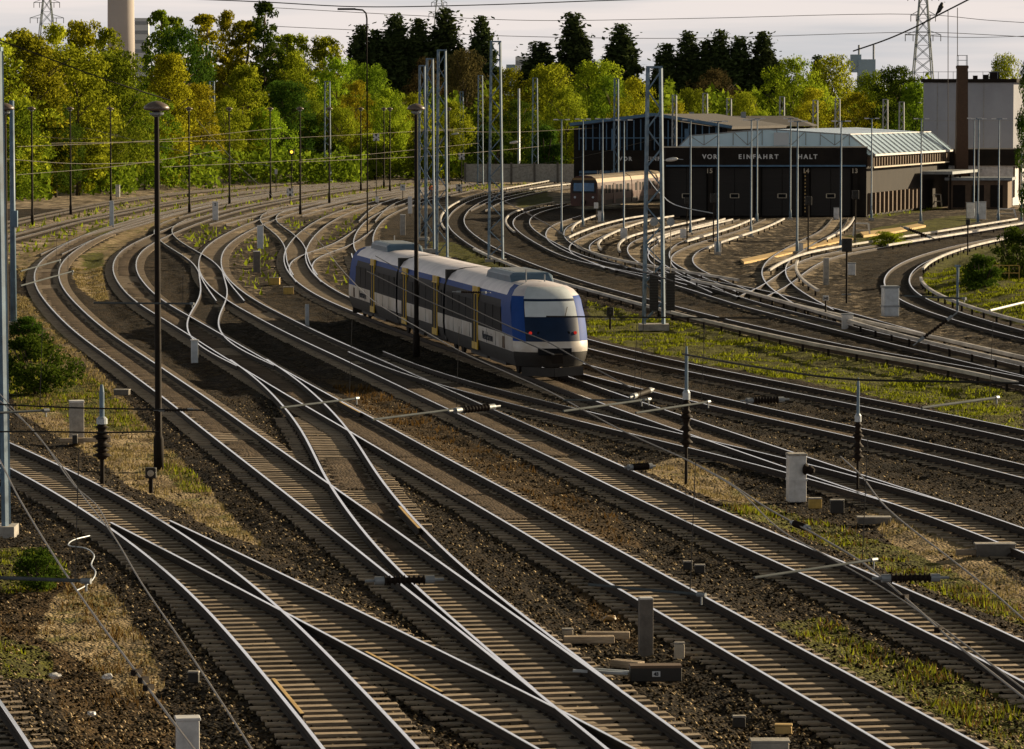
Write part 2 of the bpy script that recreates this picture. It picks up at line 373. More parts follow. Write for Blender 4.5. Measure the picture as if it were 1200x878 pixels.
track('diverging turnout track crossing from the left track towards the middle of the bottom edge',
 Lp=[(760,955),(641,878),(600,856),(550.6,831),(500.5,806),(450,781),(400,751),(365,731),(325,712),(300,699),(250.6,674),(220,659),(175,632),(140,616.5),(110,602)],
 Rp=[(880,950),(754,878),(718,858.5),(683,842),(657.6,831),(632.6,818),(600,803),(550,778),(500,754.5),(450,731),(400,705.6),(340,677),(300,657),(250,633),(200,611),(163,593),(130,575)], check=((-1, 12, 18),))
T3r, T3c = track('long straight middle track running to the lower right corner behind the grey concrete post',
 Lp=[(1210,970),(1050,878),(988,842),(950,818),(900,791),(850.6,764.5),(813,741),(765,713.5),(720,686),(671,658),(600,614.5),(550.6,586),(475.4,543),(408,503.5),(357.6,475.6),(325,457),(300,441),(225.6,396),(190.5,374.6),(165,358),(150,347),(136.6,330),(130,316),(132,304.5),(141,293),(160,281.5),(185.5,270),(208,261),(250.6,247),(300,235.5),(360,225),(420,217)],
 Rp=[(1300,960),(1160.6,878),(1065,828),(1000,792),(900,738.7),(825.6,698),(750,658),(675,618),(600,577),(525.6,539),(448,495.6),(395,467),(342.6,438),(300,415),(263,392),(220.5,368),(193,353),(175.4,338),(163,323),(159.5,311),(162.5,299.5),(171,291),(190,281),(225,266),(262,254),(310,242),(370,231.5),(430,223)], far=20, check=((1, 78, 84),))
track('turnout track from the middle straight track, joining the bottom curve under the dark insulator',
 Lp=[(632,810),(606,787),(578,762.5),(550.6,738),(515.5,713),(485.5,687),(473,677),(454.5,658),(435,636),(413,603.4),(385,566),(375,548),(362.7,515.7),(350,494),(335,479),(300,443),(270,421)],
 Rp=[(745,824),(700,788),(645,749),(600,711),(563,682),(534.8,658),(500.5,626),(463,586),(440,556),(425,528),(402.8,498),(382.7,473),(342.6,439.5),(310,419)], check=((1, 27, 33),))
T4r, T4c = track('straight track to the right edge between two weedy strips, under a ribbed insulator',
 Lp=[(1330,868),(1200,794),(1140.6,762),(1100.5,744),(1050,721),(988,692),(937.6,670),(901,655),(850.6,633.5),(813,616),(775.4,601),(725,578),(675,552),(603,515.5),(550.6,492),(520.5,478),(475.4,455.5),(440,439.5),(418,430),(400,422),(337.6,391.5),(300,371),(263,351),(237,326),(231.5,316),(231.5,303),(238,290.7),(265.7,272),(300,256),(340,243),(385,231),(440,221)],
 Rp=[(1330,815),(1200,751),(1158,731),(1100.5,705.6),(1045,682),(991,658.5),(900,620),(850.6,597),(800.5,574),(738,546),(675,522.5),(632.6,501.5),(600,487.5),(575.7,477.5),(533,459),(490.5,440.5),(475.4,432),(430,412),(392.7,397),(355,380),(300,351),(275.7,334.5),(263,321),(259.4,305.7),(263,293),(275.7,281),(300,267.5),(345,252),(390,240),(445,229)], far=20)
T5r, T5c = track('track carrying the blue and white train, running on to the right edge',
 Lp=[(1300,690),(1200,643),(1150.6,625),(1100.5,608),(1050,590.6),(1000,574.6),(900,543),(850,523),(795.5,504.5),(750,488),(698,469),(655,453),(600,433),(550,414.5),(470,387),(423,369),(412.8,364.5),(377.7,349.6),(350,333),(335,316),(331,302),(337.6,286.5),(357.6,266.5),(387.7,248),(425,235),(475,224)],
 Rp=[(1300,656),(1200,617),(1093,581.5),(1000,551),(900,519),(850,503.5),(800,487),(750,470.6),(678,446),(600,418),(500,383),(440,361),(409,348),(385,334.5),(367.7,321),(359,307),(357.6,296),(362.7,283.5),(375,269.5),(400,254.5),(440,243),(490,231)], far=20)
track('connecting track slanting to the track in front of the train nose',
 Lp=[(1050,590.6),(1000,575),(950,559.5),(900,545),(815,525),(800,522),(725,505.5),(667,489),(620,478),(560,463),(500,447),(440,424),(410,410)],
 Rp=[(1138,597),(1050,570),(947,543),(900,532),(850,520),(795,507),(750,497.5),(695,483.5),(660,474),(600,459.5),(540,444),(497,432),(450,414),(410,397)])
T8r, T8c = track('track just right of the train, emerging beside its nose and running to the right edge',
 Lp=[(1300,583),(1200,556),(1077,528),(1000,510),(900,490),(825,473.5),(755,455),(685,437),(600,412),(520,383),(470,360),(435,332),(418,312),(412,296)],
 Rp=[(1300,571),(1200,545),(1077,517.5),(1000,499.5),(900,478),(800,456),(720,438),(691,430),(600,402),(530,374),(480,348),(448,318),(436,300),(436,286)])
track('track below the grass strip that runs past the twin dark counterweights',
 Lp=[(1300,538),(1200,514),(1110,495),(1000,473),(900,453.5),(800,433.5),(755,425),(700,411),(640,394),(570,370),(500,340),(450,315),(416,300),(411.5,283),(418,268),(430,255.6),(452,245),(480,236),(520,227)],
 Rp=[(1300,526),(1200,503),(1083,479.5),(1000,463.5),(900,444.5),(800,424),(750,412.5),(693,399),(630,380),(560,352),(500,325),(460,305),(441,292),(438,278),(445,264),(457,253),(476,243.5),(510,233)], far=25)
track('track clipped by the lower left corner of the yard', Rp=[(105,985),(72,930),(40,878),(0,818),(-50,752),(-120,670)])
# crossovers of the left throat
track('upper crossover linking the two tracks that bend beside the tall brown lamp',
 Cp=[(270,352),(251,327),(244,312),(229,300),(213,291),(196,279.5),(188,270),(193,264),(215,255)], sleepers=False, sig=2.5)
track('lower crossover bending steeply between the two inner tracks of the left throat',
 Cp=[(300,428),(262,410),(241,394),(236,381),(239,368),(249,352),(252,340),(248,326),(246,310)], sleepers=False, sig=2.5)
track('crossover joining the train track behind the white marker board',
 Cp=[(358,322),(348,305),(347,290),(335,275),(320,264),(311,257),(316,250),(345,241)], sleepers=False, sig=2.5)
track('crossover curving from the tail of the train to the bent left track',
 Cp=[(362,330),(350,313),(356,303),(376,295),(405,284),(428,268)], sleepers=False, sig=2.5)
# tracks at the far left, in front of the wood
track('farthest left track at the foot of the wood',
 Cp=[(-60,280),(0,263),(42,253.5),(83,245),(133,235.5),(200,226.5),(270,220),(340,214),(420,208),(520,203)], sleepers=False, far=40)
track('second far left track, between the wood and the hairpin curve',
 Cp=[(-60,296),(0,281),(50,268),(83,259),(133,249.5),(183,239.5),(250,229),(320,221),(400,214),(500,208.5)], sleepers=False, far=40)
track('far track crossing behind the tail of the train to the upper right',
 Cp=[(430,259),(445,243),(470,232),(510,221.5),(570,213),(640,206)], sleepers=False, far=20)
# electric suburban yard on the right: conductor rails with pale covers
T9r, T9c = track('curved track with pale conductor rail cover bending left round the lattice masts',
 Lp=[(1300,474),(1200,451),(1125,434),(1050,423),(975,409),(900,392.5),(850,382),(800,369.5),(750,356),(690,341),(640,325),(590,305.5),(560,291),(542,278),(527,267),(522,258),(526.5,250),(537,241),(558,231),(590,223),(640,213.5)],
 Rp=[(1300,463),(1200,441),(1125,426),(1050,415),(975,401.5),(900,384),(850,373),(800,360.5),(750,346),(700,333),(650,317.5),(600,299),(580,291),(560,280),(547,268.5),(543,258.5),(546,250),(555,242),(573,233),(600,226),(650,217)], sleepers=True, third=((-1, .02, .34), (-1, .45, .98)), slmax=60, far=20)
T10r, T10c = track('main depot lead with pale conductor covers running behind the lattice mast to the right edge',
 Lp=[(1300,450),(1200,427),(1100,403.5),(1025,383),(975,368),(900,351),(850.6,341),(795.5,329),(750,321.5),(713,313.5),(667,302),(643,293.5),(625,283.5),(610,273),(603,262),(608,254),(622,247),(650,239)],
 Rp=[(1300,439),(1200,418),(1100.5,396),(1033,377),(1000,368),(960,354),(932,343),(870,331.5),(800,322),(750,314.5),(713,307.5),(690,302),(667.7,291.5),(633,274),(617,264),(612.5,258),(622,251),(650,243.5),(685,238)], sleepers=False, third=((-1, .03, .30), (1, .30, .5), (-1, .62, .98)), far=8)
track('depot track leading to the red and ochre suburban train',
 Cp=[(735,316),(705,306),(677,294),(676,288),(690,279),(716,268),(750,258.5),(790,252.5)], sleepers=False, third=((-1, .45, .97), (1, .25, .95)), sig=3)
track('depot track curving round behind the lattice mast to the leftmost gate',
 Cp=[(820,333),(790,325),(765,309),(748,298),(745,288),(757,280),(785,272),(820,264),(853,256)], sleepers=False, third=((-1, .35, .97), (1, .5, .95)), sig=3)
track('depot track to the middle gate, past the white box on the tall blue pole',
 Cp=[(880,347),(840,330),(806,315),(796,306),(800,297),(818,288),(850,278),(880,268),(908,255)], sleepers=False, third=((1, .45, .95), (-1, .55, .95)), sig=3)
track('depot track with a yellow boarded walkway beside it, to the right gate',
 Cp=[(960,362),(930,345),(909,328),(905,316),(912,304),(928,293),(950,281),(975,268),(985,254)], sleepers=False, third=((1, .1, .35), (1, .6, .96)), sig=3)
track('yard track passing right of the depot wall, forking by the grey cabinet',
 Cp=[(880,347),(905,336),(922,324),(940,311),(965,300),(1005,292),(1060,283),(1130,272),(1220,257)], sleepers=False, third=((-1, .2, .97), (1, .5, .97)), sig=3)
track('second depot lead between the curved outer track and the main depot lead',
 Cp=[(1300,457),(1200,434),(1100,410),(1000,386),(940,371),(880,356),(830,340),(780,326),(730,314),(700,307)], sleepers=False, third=((1, .05, .5),))
track('depot track left of the curved walkway, ending at the second gate from the left',
 Cp=[(850,342),(815,326),(785,313),(770,302),(772,292),(790,281),(820,272),(850,264),(876,256)], sleepers=False, third=((-1, .5, .95),), sig=3)
track('short siding curving between the main depot lead and the suburban train',
 Cp=[(722,313),(690,300),(660,286),(648,276),(652,266),(668,259),(690,252)], sleepers=False, third=((1, .55, .95),), sig=3)
track('siding crossing below the white oval floodlight towards the low pale wall',
 Cp=[(560,246),(580,236),(606,229),(640,222),(690,216),(760,210)], sleepers=False, far=10, third=((-1, .3, .95),), sig=3)
track('third far left track joining the hairpin from the wood side',
 Cp=[(60,297),(110,275),(150,264),(190,252),(240,240),(300,230),(360,222),(430,214),(520,208)], sleepers=False, far=10)
track('far track between the mushroom lamps and the X board',
 Cp=[(200,254),(250,241),(300,231),(350,223),(420,216),(500,211)], sleepers=False, far=20)
track('far track right of the X board running to the blue masts',
 Cp=[(345,252),(385,241),(430,231),(480,223),(540,216),(600,210)], sleepers=False, far=10)
track('far track passing close behind the white marker board',
 Cp=[(255,262),(300,250),(350,240),(400,232),(450,225),(520,217)], sleepers=False, far=10)
T16r, T16c = track('outer curved track hugging the green bank at the right edge',
 Lp=[(1300,417),(1200,395),(1150.6,382),(1113,371),(1075,359.6),(1050,348),(1037,338),(1034,328),(1040,317),(1055,306),(1088,293.5),(1125.6,283.5),(1181,273),(1260,262)],
 Rp=[(1300,409),(1200,387.5),(1150.6,373.5),(1113,361),(1080,346),(1066,335),(1063,326.5),(1070,316),(1090.5,304.5),(1125,293.5),(1173,283),(1250,271)], sleepers=False, third=((1, .04, .38), (1, .45, .9)))
# ------------------------------------------------------------------ ground: one sheet to the horizon
def poly(pix): return unp(pix, -.25)
Z_DRY = [poly(q) for q in (
    [(18,345),(45,352),(75,388),(110,428),(145,466),(175,500),(235,560),(300,630),(312,640),(260,625),(215,592),(160,570),(90,520),(17,480),(10,400)],
    [(82,312),(100,296),(150,268),(230,246),(200,262),(150,284),(128,306),(122,330),(128,352),(112,352),(90,336)],
    [(15,300),(60,284),(120,262),(60,300),(25,330)],
    [(60,700),(105,665),(145,705),(175,755),(195,800),(150,810),(100,770),(40,740)],
    [(1010,600),(1060,590),(1130,628),(1200,690),(1200,725),(1120,690),(1060,650)],
    [(735,545),(800,535),(850,560),(900,585),(880,605),(800,570)],
)]
Z_GREEN = [poly(q) for q in (
    [(688,352),(760,372),(850,384),(950,408),(1080,434),(1200,462),(1200,506),(1130,492),(1080,470),(950,448),(800,418),(688,392)],
    [(835,596),(900,585),(960,610),(1060,640),(1120,665),(1200,712),(1200,735),(1110,700),(1010,655),(900,615)],
    [(905,730),(960,722),(1060,770),(1130,798),(1200,825),(1200,885),(1160,875),(1080,835),(990,790)],
    [(1085,350),(1080,325),(1100,305),(1140,290),(1210,272),(1210,384),(1150,366)],
    [(985,278),(1040,263),(1130,250),(1150,258),(1060,278),(1000,288)],
    [(1015,250),(1100,238),(1105,243),(1020,256)],
    [(0,640),(50,640),(85,665),(60,690),(0,690)], [(0,740),(60,760),(60,790),(0,800)],
    [(5,395),(60,400),(85,440),(75,480),(20,475),(5,450)],
    [(60,436),(108,440),(150,478),(175,505),(120,500),(75,490)], [(185,540),(225,548),(250,575),(215,575)], [(92,300),(125,292),(122,312),(100,316)],
    [(500,282),(530,284),(590,306),(640,330),(600,330),(530,310)], [(100,268),(140,256),(150,262),(110,280)],
    [(600,225),(640,222),(650,236),(610,246)],
)]
Z_RUST = [poly(q) for q in (
    [(375,440),(420,448),(480,478),(560,520),(640,560),(720,605),(760,640),(700,640),(620,590),(540,545),(440,492)],
    [(0,690),(90,680),(130,720),(170,780),(210,850),(190,878),(90,878),(60,800),(0,760)],
    [(640,645),(700,655),(760,690),(790,740),(760,770),(690,720)],
)]
Z_PALE = [poly(q) for q in (
    [(-200,300),(0,262),(60,250),(150,232),(300,214),(650,196),(650,214),(520,226),(440,236),(360,250),(280,262),(200,268),(120,272),(40,300),(-100,340)],
    [(200,275),(300,252),(440,238),(470,245),(430,300),(400,345),(340,330),(300,355),(262,372),(224,330)],
    [(610,262),(700,255),(780,258),(1015,250),(1140,235),(1300,228),(1300,252),(1140,262),(1040,276),(1000,300),(1010,330),(1090,372),(1200,402),(1200,440),(1080,412),(980,390),(880,368),(760,334),(660,308)],
)]
def inside(pts, pg):
    x, y = pts[:, 0], pts[:, 1]; r = np.zeros(len(pts), bool); j = len(pg) - 1
    for i in range(len(pg)):
        a, b = pg[i], pg[j]
        c = ((a[1] > y) != (b[1] > y)) & (x < (b[0] - a[0]) * (y - a[1]) / (b[1] - a[1] + 1e-12) + a[0]); r ^= c; j = i
    return r
def zone(pts, zs):
    r = np.zeros(len(pts), bool)
    for z in zs:
        mn, mx_ = z.min(0), z.max(0); k = np.where((pts[:, 0] > mn[0]) & (pts[:, 0] < mx_[0]) & (pts[:, 1] > mn[1]) & (pts[:, 1] < mx_[1]))[0]
        if len(k): r[k] |= inside(pts[k], z)
    return r
TP = np.vstack([c[::1] for c in TR]); cell = {}
for i, p in enumerate(TP): cell.setdefault((int(p[0] // 4), int(p[1] // 4)), []).append(i)
def track_dist(pts):
    d = np.full(len(pts), 9.0); keys = np.floor(pts / 4).astype(int); order = np.lexsort((keys[:, 1], keys[:, 0])); ks = keys[order]
    cut = np.where(np.any(np.diff(ks, axis=0) != 0, axis=1))[0] + 1
    for g in np.split(order, cut):
        kx, ky = keys[g[0]]; idx = [i for a in (-1, 0, 1) for b in (-1, 0, 1) for i in cell.get((kx + a, ky + b), ())]
        if idx: q = TP[idx]; d[g] = np.minimum(d[g], np.sqrt(((pts[g][:, None, :] - q[None]) ** 2).sum(2).min(1)))
    return d
def vnoise(p, s, seed):
    q = p * s; i = np.floor(q).astype(np.int64); f = q - i; f = f * f * (3 - 2 * f)
    def h(a, b): n = (a * 374761393 + b * 668265263 + seed * 144269) & 0x7fffffff; n = ((n ^ (n >> 13)) * 1274126177) & 0x7fffffff; return (n & 0xffff) / 65535.0
    a, b = i[:, 0], i[:, 1]
    return (h(a, b) * (1 - f[:, 0]) + h(a + 1, b) * f[:, 0]) * (1 - f[:, 1]) + (h(a, b + 1) * (1 - f[:, 0]) + h(a + 1, b + 1) * f[:, 0]) * f[:, 1]
def ground_z(pts, d=None):
    if d is None: d = track_dist(pts)
    s = np.clip((d - 1.45) / 1.1, 0, 1); s = s * s * (3 - 2 * s)
    bank = zone(pts, [Z_GREEN[3]]).astype(float) * .5
    return -.235 - .12 * s + (vnoise(pts, .35, 1) - .5) * .16 * s + (vnoise(pts, 1.7, 2) - .5) * .05 * (.35 + s) + bank * np.clip((d - 2) / 3, 0, 1)
FILLS = [(0, 118, 330), (3, 118, 300), (4, 92, 118), (5, 118, 260), (6, 118, 190), (3, 100, 118), (7, 118, 150), (8, 120, 200)]
ys = [-60.0]
while ys[-1] < 48: ys.append(ys[-1] + 6)
while ys[-1] < 700: ys.append(ys[-1] + max(.10, .0013 * ys[-1]))
while ys[-1] < 9000: ys.append(ys[-1] * 1.12)
tcol = np.r_[np.linspace(-1.6, -.2, 18), np.linspace(-.19, .19, 330), np.linspace(.2, 1.6, 18)]
gy = np.array(ys); GX = np.maximum(gy, 50)[:, None] * tcol[None]; GY = np.repeat(gy[:, None], len(tcol), 1)
gp = np.stack([GX.ravel(), GY.ravel()], 1); near_ = (gp[:, 1] > 40) & (gp[:, 1] < 560)
gd = np.full(len(gp), 9.0); gd[near_] = track_dist(gp[near_]); gz = ground_z(gp, gd)
gz += np.where((gp[:, 1] < 360) & (gp[:, 1] > 40), (RNG.random(len(gp)) - .5) * np.clip(gp[:, 1] / 100 * .05, .05, .11) * np.clip(gd - .2, .35, 1), 0)
fill = np.zeros(len(gp))                      # beds silted up to the sleeper tops
for ci_, d0, d1 in FILLS:
    q = TR[ci_]; q = q[(q[:, 1] > d0) & (q[:, 1] < d1)]; k_ = np.where((gp[:, 1] > d0) & (gp[:, 1] < d1) & (gd < .66))[0]
    for s_ in np.array_split(k_, max(1, len(k_) // 4000)):
        if len(s_): dd = np.sqrt(((gp[s_][:, None, :] - q[None]) ** 2).sum(2).min(1)); fill[s_] = np.maximum(fill[s_], np.clip((.66 - dd) / .12, 0, 1))
fill *= vnoise(gp, .16, 21) > .22
gz = gz * (1 - fill) + fill * (-.162 + (vnoise(gp, 1.3, 8) - .5) * .012)
nr_, nc_ = GX.shape; ii = np.arange(nr_ * nc_).reshape(nr_, nc_)
fa = np.stack([ii[:-1, :-1].ravel(), ii[:-1, 1:].ravel(), ii[1:, 1:].ravel(), ii[1:, :-1].ravel()], 1)
me = bpy.data.meshes.new('ground'); me.vertices.add(len(gp)); me.vertices.foreach_set('co', np.column_stack([gp, gz]).ravel())
me.loops.add(fa.size); me.loops.foreach_set('vertex_index', fa.ravel()); me.polygons.add(len(fa)); me.polygons.foreach_set('loop_start', np.arange(0, fa.size, 4)); me.polygons.foreach_set('loop_total', np.full(len(fa), 4))
me.update(); me.validate()
ca = me.color_attributes.new('zones', 'FLOAT_COLOR', 'POINT')
zc = np.stack([zone(gp, Z_GREEN), zone(gp, Z_DRY), zone(gp, Z_PALE), zone(gp, Z_RUST)], 1).astype(np.float32)
gauge = np.clip((1.0 - gd) / .25, 0, 1) * (vnoise(gp, .12, 31) > .2); inner = zone(gp, Z_PALE[1:])
zc[:, 2] = np.where(inner, np.maximum(gauge, .46), zc[:, 2])
zc[:, 2] = np.maximum(zc[:, 2], (gp[:, 1] > 420) * .75)
zg = zc.reshape(nr_, nc_, 4)
for _ in range(3):
    zg[1:-1] = (zg[:-2] + 2 * zg[1:-1] + zg[2:]) / 4; zg[:, 1:-1] = (zg[:, :-2] + 2 * zg[:, 1:-1] + zg[:, 2:]) / 4
zc = zg.reshape(-1, 4); ca.data.foreach_set('color', zc.ravel())
at3 = me.attributes.new('fill', 'FLOAT', 'POINT'); at3.data.foreach_set('value', fill.astype(np.float32))
at2 = me.attributes.new('bed', 'FLOAT', 'POINT'); at2.data.foreach_set('value', (np.where(inner, 0, 1) * np.clip(1 - (gd - 1.35) / .7, 0, 1)).astype(np.float32))
me.polygons.foreach_set('use_smooth', [True] * len(me.polygons))
gm = bpy.data.materials.new('ground_ballast'); gm.use_nodes = True; t = gm.node_tree; n = t.nodes; l = t.links; bs = n['Principled BSDF']
bs.inputs['Roughness'].default_value = .95; bs.inputs['Specular IOR Level'].default_value = .15
tcn = n.new('ShaderNodeTexCoord'); vo = tcn.outputs['Object']
def noise(s, d=4): q = n.new('ShaderNodeTexNoise'); q.inputs['Scale'].default_value = s; q.inputs['Detail'].default_value = d; q.inputs['Roughness'].default_value = .65; l.new(vo, q.inputs['Vector']); return q.outputs['Fac']
def ramp(f, p0, c0, p1, c1):
    r = n.new('ShaderNodeValToRGB'); e = r.color_ramp.elements; e[0].position = p0; e[1].position = p1; e[0].color = (*c0, 1); e[1].color = (*c1, 1); l.new(f, r.inputs[0]); return r.outputs[0]
def mixc(f, a, b):
    q = n.new('ShaderNodeMix'); q.data_type = 'RGBA'; l.new(f, q.inputs['Factor']); l.new(a, q.inputs['A']); l.new(b, q.inputs['B']); return q.outputs['Result']
def math_(op, a, b):
    q = n.new('ShaderNodeMath'); q.operation = op
    for k, v_ in enumerate((a, b)):
        if isinstance(v_, (int, float)): q.inputs[k].default_value = v_
        else: l.new(v_, q.inputs[k])
    return q.outputs[0]
vor = n.new('ShaderNodeTexVoronoi'); vor.inputs['Scale'].default_value = 13; l.new(vo, vor.inputs['Vector'])
sep = n.new('ShaderNodeSeparateColor'); l.new(vor.outputs['Color'], sep.inputs[0])
stone = ramp(sep.outputs[0], .1, (.008, .006, .0035), .95, (.056, .041, .025))
patch0 = ramp(noise(.35), .35, (.5, .5, .5), .7, (1.35, 1.3, 1.2)); mott = ramp(noise(2.6, 8), .38, (.45, .45, .45), .64, (1.5, 1.45, 1.35))
pm = n.new('ShaderNodeMix'); pm.data_type = 'RGBA'; pm.blend_type = 'MULTIPLY'; pm.inputs['Factor'].default_value = 1; l.new(patch0, pm.inputs['A']); l.new(mott, pm.inputs['B']); patch = pm.outputs['Result']
mu = n.new('ShaderNodeMix'); mu.data_type = 'RGBA'; mu.blend_type = 'MULTIPLY'; mu.inputs['Factor'].default_value = 1; l.new(stone, mu.inputs['A']); l.new(patch, mu.inputs['B'])
zn = n.new('ShaderNodeAttribute'); zn.attribute_name = 'zones'; zs = n.new('ShaderNodeSeparateColor'); l.new(zn.outputs['Color'], zs.inputs[0])
def zmask(sock, s, amp=.9):
    a = math_('MULTIPLY', math_('SUBTRACT', noise(s, 6), .5), amp * 2); q = n.new('ShaderNodeMapRange'); q.interpolation_type = 'SMOOTHSTEP'
    q.inputs['From Min'].default_value = .40; q.inputs['From Max'].default_value = .62; l.new(math_('ADD', math_('MULTIPLY', sock, .95), math_('MULTIPLY', a, sock)), q.inputs['Value']); return q.outputs[0]
pale = ramp(noise(.5, 9), .40, (.045, .034, .022), .64, (.48, .39, .28))
dry0 = ramp(noise(1.1, 8), .3, (.09, .06, .026), .68, (.42, .33, .20)); dry = mixc(ramp(noise(.5, 5), .52, (0, 0, 0), .62, (.8, .8, .8)), dry0, ramp(noise(2.0, 6), .3, (.04, .04, .01), .7, (.15, .15, .03)))
green = ramp(noise(1.6, 8), .32, (.03, .028, .008), .68, (.14, .145, .022))
rust = ramp(noise(1.2, 8), .3, (.016, .011, .005), .7, (.10, .062, .024))
ab = n.new('ShaderNodeAttribute'); ab.attribute_name = 'bed'; af = n.new('ShaderNodeAttribute'); af.attribute_name = 'fill'
silt = ramp(noise(.9, 8), .3, (.05, .036, .022), .7, (.17, .125, .085))
c = mixc(math_('MULTIPLY', zmask(zs.outputs[2], 1.3, .95), math_('SUBTRACT', 1.0, math_('MULTIPLY', ab.outputs['Fac'], .9))), mu.outputs['Result'], pale)
c = mixc(math_('MULTIPLY', af.outputs['Fac'], .9), c, silt)
c = mixc(zmask(zn.outputs['Alpha'], .5), c, rust); c = mixc(zmask(zs.outputs[1], .9, .9), c, dry); c = mixc(zmask(zs.outputs[0], .8, .8), c, green)
l.new(c, bs.inputs['Base Color'])
bn = n.new('ShaderNodeBump'); bn.inputs['Strength'].default_value = .9; bn.inputs['Distance'].default_value = .05; bn.invert = True
l.new(vor.outputs['Distance'], bn.inputs['Height']); l.new(bn.outputs[0], bs.inputs['Normal'])
me.materials.append(gm); go = bpy.data.objects.new('ground', me); COL.objects.link(go); tag(go, kind='structure')

# loose ballast stones near the camera, grass and weeds: nobody could count them
def leafy(name, V, Fc, tone, m, kind='stuff'):
    me = bpy.data.meshes.new(name); me.vertices.add(len(V)); me.vertices.foreach_set('co', V.astype(np.float32).ravel())
    k = Fc.shape[1]; me.loops.add(Fc.size); me.loops.foreach_set('vertex_index', Fc.ravel()); me.polygons.add(len(Fc))
    me.polygons.foreach_set('loop_start', np.arange(0, Fc.size, k)); me.polygons.foreach_set('loop_total', np.full(len(Fc), k))
    me.update(); me.validate()
    if tone is not None: a = me.attributes.new('tone', 'FLOAT', 'POINT'); a.data.foreach_set('value', tone.astype(np.float32))
    me.materials.append(m); o = bpy.data.objects.new(name, me); COL.objects.link(o)
    if kind: o['kind'] = kind
    return o
ns = 46000
sy = 58 + (RNG.random(ns) ** 1.5) * 85; sx = (RNG.random(ns) * 2 - 1) * .14 * sy; sp = np.stack([sx, sy], 1)
keep = ~zone(sp, Z_DRY) | (RNG.random(ns) < .15); sp = sp[keep]; d_ = track_dist(sp); z_ = ground_z(sp, d_)
keep = (d_ > .95) | (RNG.random(len(sp)) < .12); sp, z_ = sp[keep], z_[keep]; k = len(sp)
oct_ = np.array([(1, 0, 0), (0, 1, 0), (-1, 0, 0), (0, -1, 0), (0, 0, .8), (0, 0, -.8)]); of_ = np.array([(0, 1, 4), (1, 2, 4), (2, 3, 4), (3, 0, 4), (1, 0, 5), (2, 1, 5), (3, 2, 5), (0, 3, 5)])
sz = RNG.uniform(.018, .05, k); an = RNG.random(k) * 6.28; V = oct_[None] * RNG.uniform(.6, 1.4, (k, 6, 3)) * sz[:, None, None]
ca_, sa_ = np.cos(an)[:, None], np.sin(an)[:, None]; V = np.stack([V[..., 0] * ca_ - V[..., 1] * sa_, V[..., 0] * sa_ + V[..., 1] * ca_, V[..., 2]], 2)
V += np.stack([sp[:, 0], sp[:, 1], z_ + .015], 1)[:, None, :]
M['stone'] = leaf_mat('stone', (.013, .010, .006), (.42, .32, .20), 0.0, .01)  # few very pale tones paint sun glints into the stone colour
leafy('ballast', V.reshape(-1, 3), (of_[None] + (np.arange(k) * 6)[:, None, None]).reshape(-1, 3), np.repeat(RNG.random(k) ** 2.4, 6), M['stone'])
def blades(name, polys, per_m2, hmin, hmax, m, maxd=170, w=.02, cap=70000, thr=.42):
    pts = []
    for pg in polys:
        mn, mx_ = pg.min(0), pg.max(0); mx_ = np.minimum(mx_, [1e9, maxd])
        if mn[1] > maxd: continue
        A = np.prod(mx_ - mn); q = mn + RNG.random((min(int(A * per_m2), 160000), 2)) * (mx_ - mn); pts.append(q[inside(q, pg)])
    p = np.vstack(pts); p = p[vnoise(p, .9, 7) * .6 + vnoise(p, 2.6, 9) * .4 > thr]; p = p[track_dist(p) > 1.5]
    if len(p) > cap: p = p[RNG.permutation(len(p))[:cap]]
    k = len(p); z = ground_z(p); h = RNG.uniform(hmin, hmax, k) * (.5 + vnoise(p, .6, 4)); a = RNG.random(k) * 6.28; w_ = w * RNG.uniform(.7, 1.6, k) * np.clip(p[:, 1] / 90, .8, 3)
    le = RNG.normal(0, .35, (k, 2)) * h[:, None]; b = np.stack([np.cos(a) * w_, np.sin(a) * w_], 1)
    V = np.zeros((k, 3, 3)); V[:, 0, :2] = p - b; V[:, 1, :2] = p + b; V[:, 2, :2] = p + le; V[:, 0, 2] = V[:, 1, 2] = z - .02; V[:, 2, 2] = z + h
    return leafy(name, V.reshape(-1, 3), np.arange(k * 3).reshape(-1, 3), np.repeat(RNG.random(k), 3), m)
blades('grass', Z_GREEN, 80, .03, .17, M['grass_green'], 260, .02, 60000, .55)
blades('dry_grass', Z_DRY, 60, .04, .15, M['grass_dry'], 260, .018, 60000, .45)
blades('weeds', Z_RUST + [Z_DRY[3], Z_GREEN[1], Z_GREEN[2]], 40, .05, .2, M['weed_rust'], 150, .016, 40000, .54)
blades('far_weeds', [Z_PALE[0], Z_PALE[1], Z_GREEN[5]], 1.4, .12, .5, M['grass_green'], 560, .035, 26000, .56)
# ------------------------------------------------------------------ the blue and white diesel railcar (three bodies)
tp = T5c; td = np.r_[0, np.cumsum(np.linalg.norm(np.diff(tp, axis=0), axis=1))]
pj = np.array([proj((p[0], p[1], 0)) for p in tp]); k0 = int(np.argmin(np.abs(pj[:, 1] - 444))); S0 = td[k0]
def at_s(s): return np.array([np.interp(s, td, tp[:, 0]), np.interp(s, td, tp[:, 1])])
HALF = [(1.30, .42), (1.40, .70), (1.45, .98), (1.465, 1.25), (1.465, 1.58), (1.46, 2.05), (1.435, 2.66), (1.40, 2.86), (1.33, 3.08), (1.16, 3.32), (.92, 3.47), (.5, 3.56), (0, 3.59)]
SIDE_M = [3, 3, 1, 1, 5, 5, 5, 2, 0, 0, 0, 0]     # 0 roof 1 white 2 blue 3 skirt 5 black
BM = ['train_roof', 'train_white', 'train_blue', 'train_skirt', 'screen_sky_glass', 'train_black', 'train_navy']
FZ = [.42, .70, 1.0, 1.22, 1.40, 1.56, 1.95, 2.30, 2.92, 3.0, 3.10, 3.32, 3.44, 3.56, 3.59]
